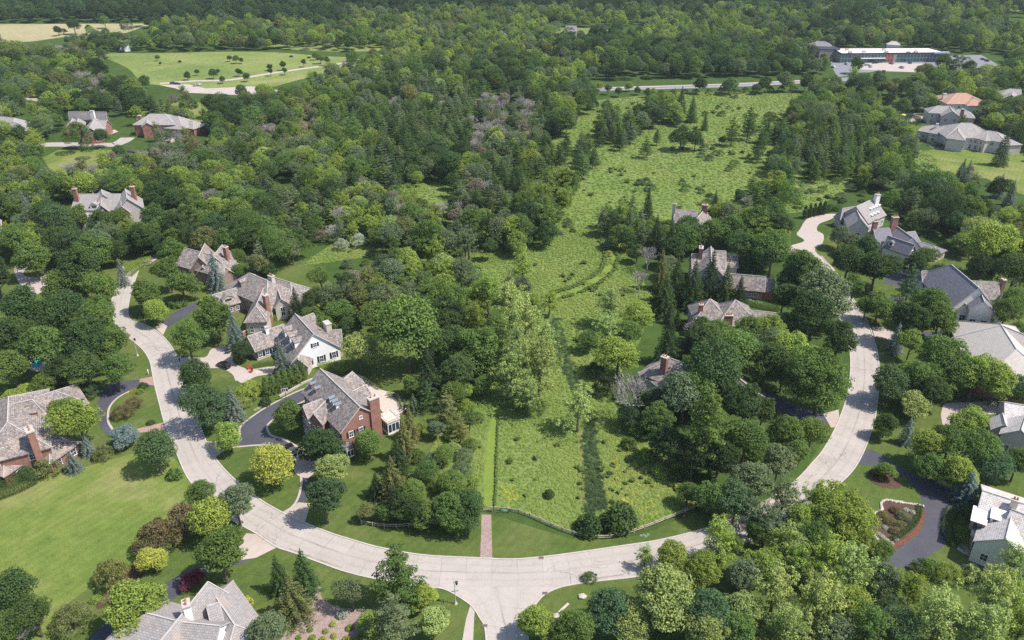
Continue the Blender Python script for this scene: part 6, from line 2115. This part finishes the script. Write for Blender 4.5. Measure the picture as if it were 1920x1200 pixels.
hedge('dark hedge row below the pool of the lavender mansion', [(1745, 272), (1760, 277), (1790, 280), (1808, 276)], 3.0, 2.0, 'd')
hedge('dark hedge clump in front of the far swimming pool', [(1686, 232), (1700, 234), (1715, 231)], 6, 4.5, 'n')
hedge('dark hedge under the slate roofed house drive', [(1515, 404), (1545, 398), (1560, 394)], 2.5, 2.4, 'n')
hedge('row of low green shrubs before the white rear wing hedge', [(600, 695), (625, 690), (650, 700)], 3.0, 1.8, 'l')

# the stone edged flower bed
poly('garden_bed', [(1627, 972), (1652, 958), (1655, 944), (1666, 940), (1700, 944), (1728, 948), (1733, 965), (1726, 990), (1706, 1012), (1672, 1034), (1650, 1016), (1632, 994)], .04, M['darkmulch'], 4)
poly('garden_bed', [(1628, 885), (1645, 880), (1672, 892), (1690, 908), (1686, 916), (1655, 914), (1632, 902)], .04, M['darkmulch'], 4)
poly('flower_strip', [(1728, 950), (1734, 962), (1733, 980), (1722, 1000), (1700, 1018), (1676, 1030), (1672, 1022), (1700, 1008), (1718, 990), (1727, 970)], .06, M['redflower'] if 'redflower' in M else M['mulch'])
edge_pts = [(1672, 1034), (1650, 1018), (1634, 996), (1627, 974), (1640, 963), (1653, 957), (1652, 944), (1662, 938), (1680, 941), (1705, 945), (1730, 949)]
ec = resample(crom([G(*p) for p in edge_pts], 6), 64)
bm_ = MB(); rb_ = random.Random(8)
bms = []
for v_ in range(4):
    b2 = bmesh.new(); bmesh.ops.create_icosphere(b2, subdivisions=2, radius=.42)
    for v in b2.verts:
        v.co *= 1 + rb_.uniform(-.16, .16)
        v.co.z *= .7
    me_ = bpy.data.meshes.new('edging_stone'); b2.to_mesh(me_); b2.free(); me_.materials.append(M['boulder']); bms.append(me_)
for i, p in enumerate(ec):
    o = bpy.data.objects.new('edging_stone', bms[i % 4])
    o.location = (p.x, p.y, .12); o.rotation_euler = (0, 0, rb_.uniform(0, 6)); s = rb_.uniform(.65, 1.05); o.scale = (s, s, s)
    link(o); tag(o, 'pale rounded edging stone around the flower bed by the curved drive', 'stone', 'pale stones edging the flower bed')
for i, (x, y, s) in enumerate([(1655, 962, 10), (1680, 955, 11), (1692, 965, 12), (1670, 975, 12), (1690, 982, 12), (1678, 992, 11), (1705, 975, 9), (1712, 960, 7), (1660, 988, 7), (1700, 955, 7)]):
    T('v' if s > 8 else 'k', x, y, s, 'orxo'[i % 4] if s > 8 else 'w', .8)
for x, y in ((1655, 1005), (1663, 1012), (1648, 1000), (1672, 1018), (1680, 1010)): T('k', x, y, 6, 'w', .7)


def rock(px, py, s, label):
    o = bpy.data.objects.new('boulder', bms[1]); p = G(px, py); o.location = (p.x, p.y, .15 * s); o.scale = (s * 1.5, s, s); link(o); tag(o, label, 'boulder')


rock(1092, 1120, 1.5, 'pale flat boulder on the grass right of the junction')
rock(1045, 1157, 1.5, 'pale boulder at the end of the low stone edging right of the junction')
rock(1022, 1150, 1.0, 'small round boulder on the grass near the street corner')
ribbon('stone_edging', [(1040, 1160), (1052, 1145), (1066, 1132)], .5, .12, M['boulder'])


def pool(name, pts, deck, label):
    c = [G(*p) for p in pts]
    C0 = sum(c, Vector()) / len(c); C0.z = 0
    root = tag(empty('swimming_pool', C0), label, 'swimming pool')
    W = crom([p - C0 for p in c], 5, closed=True)
    mb = MB(); mb.face([(p.x, p.y, .14) for p in W]); mb.build('pool_water', M['pool'], root)
    D = crom([G(*p) - C0 for p in deck], 4, closed=True)
    mb = MB(); mb.face([(p.x, p.y, .10) for p in D]); mb.build('pool_deck', M['patio'], root)


pool('p', [(58, 682), (70, 672), (84, 674), (80, 684), (66, 690)], [(50, 684), (62, 664), (98, 664), (104, 680), (88, 696), (62, 696)], 'turquoise garden pool glimpsed between dark trees at left')
pool('p', [(1756, 269), (1770, 267), (1782, 270), (1772, 274), (1758, 273)], [(1742, 270), (1754, 263), (1800, 266), (1806, 274), (1770, 280), (1745, 276)], 'kidney shaped pool on the terrace of the lavender mansion')
pool('p', [(1684, 219), (1700, 216), (1712, 220), (1698, 224)], [(1674, 220), (1690, 213), (1728, 214), (1734, 224), (1700, 229), (1676, 226)], 'pale blue pool with yellow parasol near the right edge')
poly('terrace', [(662, 702), (690, 710), (712, 730), (745, 738), (758, 752), (752, 772), (735, 785), (715, 770), (700, 745), (680, 725)], .05, M['patio'], 3)
poly('terrace', [(1794, 1030), (1800, 1018), (1830, 1036), (1850, 1052), (1835, 1050), (1810, 1040)], .05, M['patio'])
poly('garden_path', [(476, 696), (500, 690), (520, 686), (520, 690), (500, 696), (480, 702)], .05, M['patio'])
poly('terrace', [(1340, 590), (1300, 596), (1288, 590), (1300, 582), (1320, 586)], .05, M['patio'])
poly('terrace', [(1800, 272), (1870, 272), (1880, 276), (1850, 278), (1800, 277)], .07, M['patio'])


def low_wall(pts, h, w, mat, label, cap='kerb'):
    c = [G(*p) for p in pts]; C0 = c[0].copy()
    root = tag(empty('garden_wall', C0), label, 'garden wall')
    mb, m2 = MB(), MB()
    for a, b in zip(c, c[1:]):
        d = (b - a); L = d.length; d.normalize(); n = Vector((-d.y, d.x, 0))
        mb.obox(a - C0 - n * w / 2, d * L, n * w, Vector((0, 0, h)))
        m2.obox(a - C0 - n * (w / 2 + .06) + Vector((0, 0, h)), d * (L + .05), n * (w + .12), Vector((0, 0, .1)))
    mb.build('wall_body', M[mat], root); m2.build('wall_cap', M[cap], root)


low_wall([(739, 785), (768, 766), (760, 760)], .6, .3, 'brick', 'low brick garden wall at the corner of the brick house terrace')
low_wall([(524, 745), (548, 732), (568, 720), (598, 708)], .5, .35, 'patio', 'low pale retaining wall along the arborvitae row')
low_wall([(456, 632), (470, 622), (500, 606)], 1.6, .3, 'brick', 'long brick garden wall with pale cap behind the white house')
low_wall([(1200, 712), (1210, 708), (1226, 712)], 1.0, .4, 'brick', 'red brick terrace wall with pale caps left of the hidden house')
low_wall([(1202, 718), (1212, 714), (1226, 718)], .5, .4, 'brick', 'lower brick terrace step left of the hidden house')


def chair(px, py, rz, label):
    root = tag(empty('garden_chair', G(px, py), rz), label, 'garden chair', 'red garden chairs by the white house drive')
    S_ = 1.25
    mb = MB(); mb.obox((-.3 * S_, -.3 * S_, .38), (.6 * S_, 0, 0), (0, .6 * S_, 0), (0, 0, .06)); mb.build('seat', M['redpaint'], root)
    mb = MB()
    for k in range(5): mb.obox((-.3 * S_ + k * .13 * S_, .28 * S_, .4), (.1 * S_, 0, 0), (0, .04, 0), (0, .2, .9))
    mb.build('backrest', M['redpaint'], root)
    for x in (-.33, .33):
        mb = MB(); mb.obox((x * S_ - .05, -.35 * S_, .62), (.1, 0, 0), (0, .75 * S_, 0), (0, 0, .05)); mb.build('armrest', M['redpaint'], root)
        for y_ in (-.3, .28):
            mb = MB(); mb.box((x * S_, y_ * S_, 0), (.09, .09, .62)); mb.build('leg', M['redpaint'], root)


chair(467, 692, .5, 'upper red slatted garden chair beside the white house drive')
chair(471, 698, -.4, 'lower red slatted garden chair beside the white house drive')


def hydrant():
    root = tag(empty('fire_hydrant', G(1282, 970)), 'orange red fire hydrant on the grass below the rail fence', 'fire hydrant')
    mb = MB(); mb.cone((0, 0, 0), .22, .22, .12, 10); mb.cone((0, 0, .12), .16, .15, .6, 10); mb.cone((0, 0, .72), .2, .06, .2, 10); mb.build('body', M['orange'], root)
    for a in (0, 1.57, 3.14):
        mb = MB(); mb.tube([(math.cos(a) * .1, math.sin(a) * .1, .5), (math.cos(a) * .28, math.sin(a) * .28, .5)], .08, 8); mb.build('nozzle', M['orange'], root)


hydrant()
for px, py, lb in ((1015, 1046.5, 'storm drain inlet on the inner kerb above the junction'), (1022, 1113, 'storm drain inlet at the right corner of the junction'), (909, 1174, 'storm drain inlet on the left kerb of the side street')):
    root = tag(empty('storm_drain', G(px, py)), lb, 'storm drain')
    mb = MB(); mb.box((0, 0, .02), (1.0, .7, .14)); mb.build('inlet_box', M['mulch'], root)
    mb = MB()
    for k in range(5): mb.box((-.36 + k * .18, -.02, .16), (.08, .55, .03))
    mb.build('grate', M['dark'], root)
root = tag(empty('manhole_cover', G(1117, 1078)), 'small dark manhole cover in the road right of the junction', 'manhole cover')
mb = MB(); mb.cone((0, 0, .05), .33, .33, .012, 16); mb.build('cover', M['dark'], root)
poly('flower_patch', [(1200, 1003), (1208, 1001), (1216, 1003), (1214, 1007), (1204, 1007)], .03, M['lawn'])
for x, y in ((1202, 1004), (1207, 1003), (1211, 1005), (1215, 1002)): T('k', x, y, 3, 'w', .4)
for x, y in ((1406, 563), (1412, 565), (1418, 567), (1424, 568), (1430, 571)): T('k', x, y, 5, 'w', .8)
for x, y in ((484, 765), (490, 762), (478, 768)): T('k', x, y, 4, 'w', .7)
for x, y in ((246, 732), (238, 738), (252, 729)): T('k', x, y, 4, 'z', .5)
root = tag(empty('parasol', G(1692, 222)), 'yellow garden parasol beside the pale blue pool', 'parasol')
mb = MB(); mb.tube([(0, 0, 0), (0, 0, 2.4)], .05, 6); mb.build('pole', M['white'], root)
mb = MB(); mb.cone((0, 0, 2.1), 1.7, .05, .7, 8); mb.build('canopy', M['yellow'] if 'yellow' in M else M['orange'], root)

# ------------------------------------------------------------------ every plant gets a label that finds it
MARKS = [('mansion with the pool', 1800, 262), ('orange roofed villa', 1808, 190), ('shop building', 1670, 115), ('far brick house with garages', 165, 245), ('hip roofed far brick house', 305, 245),
         ('long lodge house', 185, 400), ('stone cottage', 385, 515), ('house with the round tower', 480, 580), ('white gabled house', 560, 680), ('red brick house', 640, 830), ('left edge brick manor', 40, 880),
         ('bottom left grey roof', 350, 1190), ('bleached roof house', 1860, 1020), ('right edge stone house', 1890, 830), ('huge pale beige roof', 1870, 665), ('steep slate roofed house', 1800, 580),
         ('twin chimney house', 1690, 475), ('drive end slate roof', 1600, 410), ('crossed gable house', 1335, 530), ('low brick outbuilding', 1420, 555), ('pyramid roofs', 1350, 600),
         ('hidden brown roof', 1290, 730), ('small two chimney roof', 1290, 415), ('street lamp at the junction', 854, 1132), ('street lamp on the left bend', 258, 667), ('green sign board', 947, 962),
         ('fire hydrant', 1282, 970), ('right bend of the road', 1620, 740), ('stone edged flower bed', 1685, 1000), ('left parking turnaround', 70, 530), ('bright lawn', 150, 1000), ('bottom mulch bed', 620, 1170),
         ('big meadow bare tree', 1178, 800), ('curved meadow trail', 1140, 500), ('far trailhead lot', 400, 165), ('hay field', 100, 70), ('highway strip', 1300, 162), ('turquoise left pool', 75, 682),
         ('upper left lawn', 130, 310), ('meadow top edge', 1400, 200), ('open meadow centre', 1250, 330), ('dark reed strip', 1110, 880), ('pale drive loop at upper right', 1520, 450), ('small woodland gap', 760, 360), ('pine stand centre', 800, 260),
         ('left pine row', 560, 400), ('mown trail', 920, 850), ('right lawn with blue spruces', 1850, 370), ('asphalt loop drive', 1760, 1000), ('south street mouth', 950, 1180), ('woods below the highway', 1250, 230), ('grassy slot by the pines', 600, 330), ('meadow cottonwoods', 985, 720),
         ('silvery bushes', 655, 465), ('tall oak at the back lawn', 757, 690)]
MK = [(n, G(x, y)) for n, x, y in MARKS]
ORD = ['', ' second', ' third', ' fourth', ' fifth', ' sixth', ' seventh', ' eighth', ' ninth', ' tenth', ' eleventh', ' twelfth', ' thirteenth', ' fourteenth', ' fifteenth', ' sixteenth']
buckets = {}
for t in TREES:
    ds = min(MK, key=lambda m: (m[1].x - t['x']) ** 2 + (m[1].y - t['y']) ** 2)
    dx, dy = t['x'] - ds[1].x, t['y'] - ds[1].y
    side = ('right of' if dx > 0 else 'left of') if abs(dx) > abs(dy) else ('behind' if dy > 0 else 'in front of')
    ref = {'m': 4.6, 'o': 5, 'c': 4.6, 'w': 3.6, 's': 2.6, 'u': 2.0, 'a': .9, 'k': 1.2, 'v': 2.6, 'b': 3.4}[t['kind']]
    size = 'large ' if t['r'] > ref * 1.25 else ('small ' if t['r'] < ref * .72 else '')
    t['key'] = (size + CNAME[t['col']] + ' ' + NOUN[t['kind']] if t['kind'] != 'b' else size + 'grey ' + NOUN['b'], side, ds[0])
    t['dist'] = math.hypot(dx, dy)
    buckets.setdefault(t['key'], []).append(t)
for key, ts in buckets.items():
    ts.sort(key=lambda t: t['dist'])
    for i, t in enumerate(ts):
        lab = f"{key[0]} {key[1]} the {key[2]}"
        if len(ts) > 1: lab += f",{ORD[min(i, 15)]} nearest"
        lab = lab.replace('column shaped ', '')
        t['root']["label"] = lab
        t['root']["category"] = CAT[t['kind']]
        t['root']["group"] = {'a': 'arborvitae in rows', 'k': 'garden and meadow shrubs', 'w': 'pines of the valley', 's': 'spruces around the houses', 'u': 'blue spruces in the gardens', 'b': 'dead leafless trees', 'v': 'low spreading trees'}.get(t['kind'], 'leafy trees of the valley')
k1.name = 'plant'; k2.name = 'plant'

# ------------------------------------------------------------------ the air
hm_ = bpy.data.materials.new("haze")
hm_.use_nodes = True
hn = hm_.node_tree.nodes
hn.clear()
ho = hn.new("ShaderNodeOutputMaterial")
hv = hn.new("ShaderNodeVolumePrincipled")
hv.inputs["Color"].default_value = (0.80, 0.90, 1.0, 1)
hv.inputs["Density"].default_value = 0.00007
hv.inputs["Anisotropy"].default_value = 0.2
hm_.node_tree.links.new(hv.outputs[0], ho.inputs["Volume"])
hb = MB()
hb.box((0, 1100, -1.0), (5200, 3400, 130.0))
hz = hb.build('haze', hm_)
tag(hz, 'thin bluish summer haze over the valley', 'haze', kind='stuff')
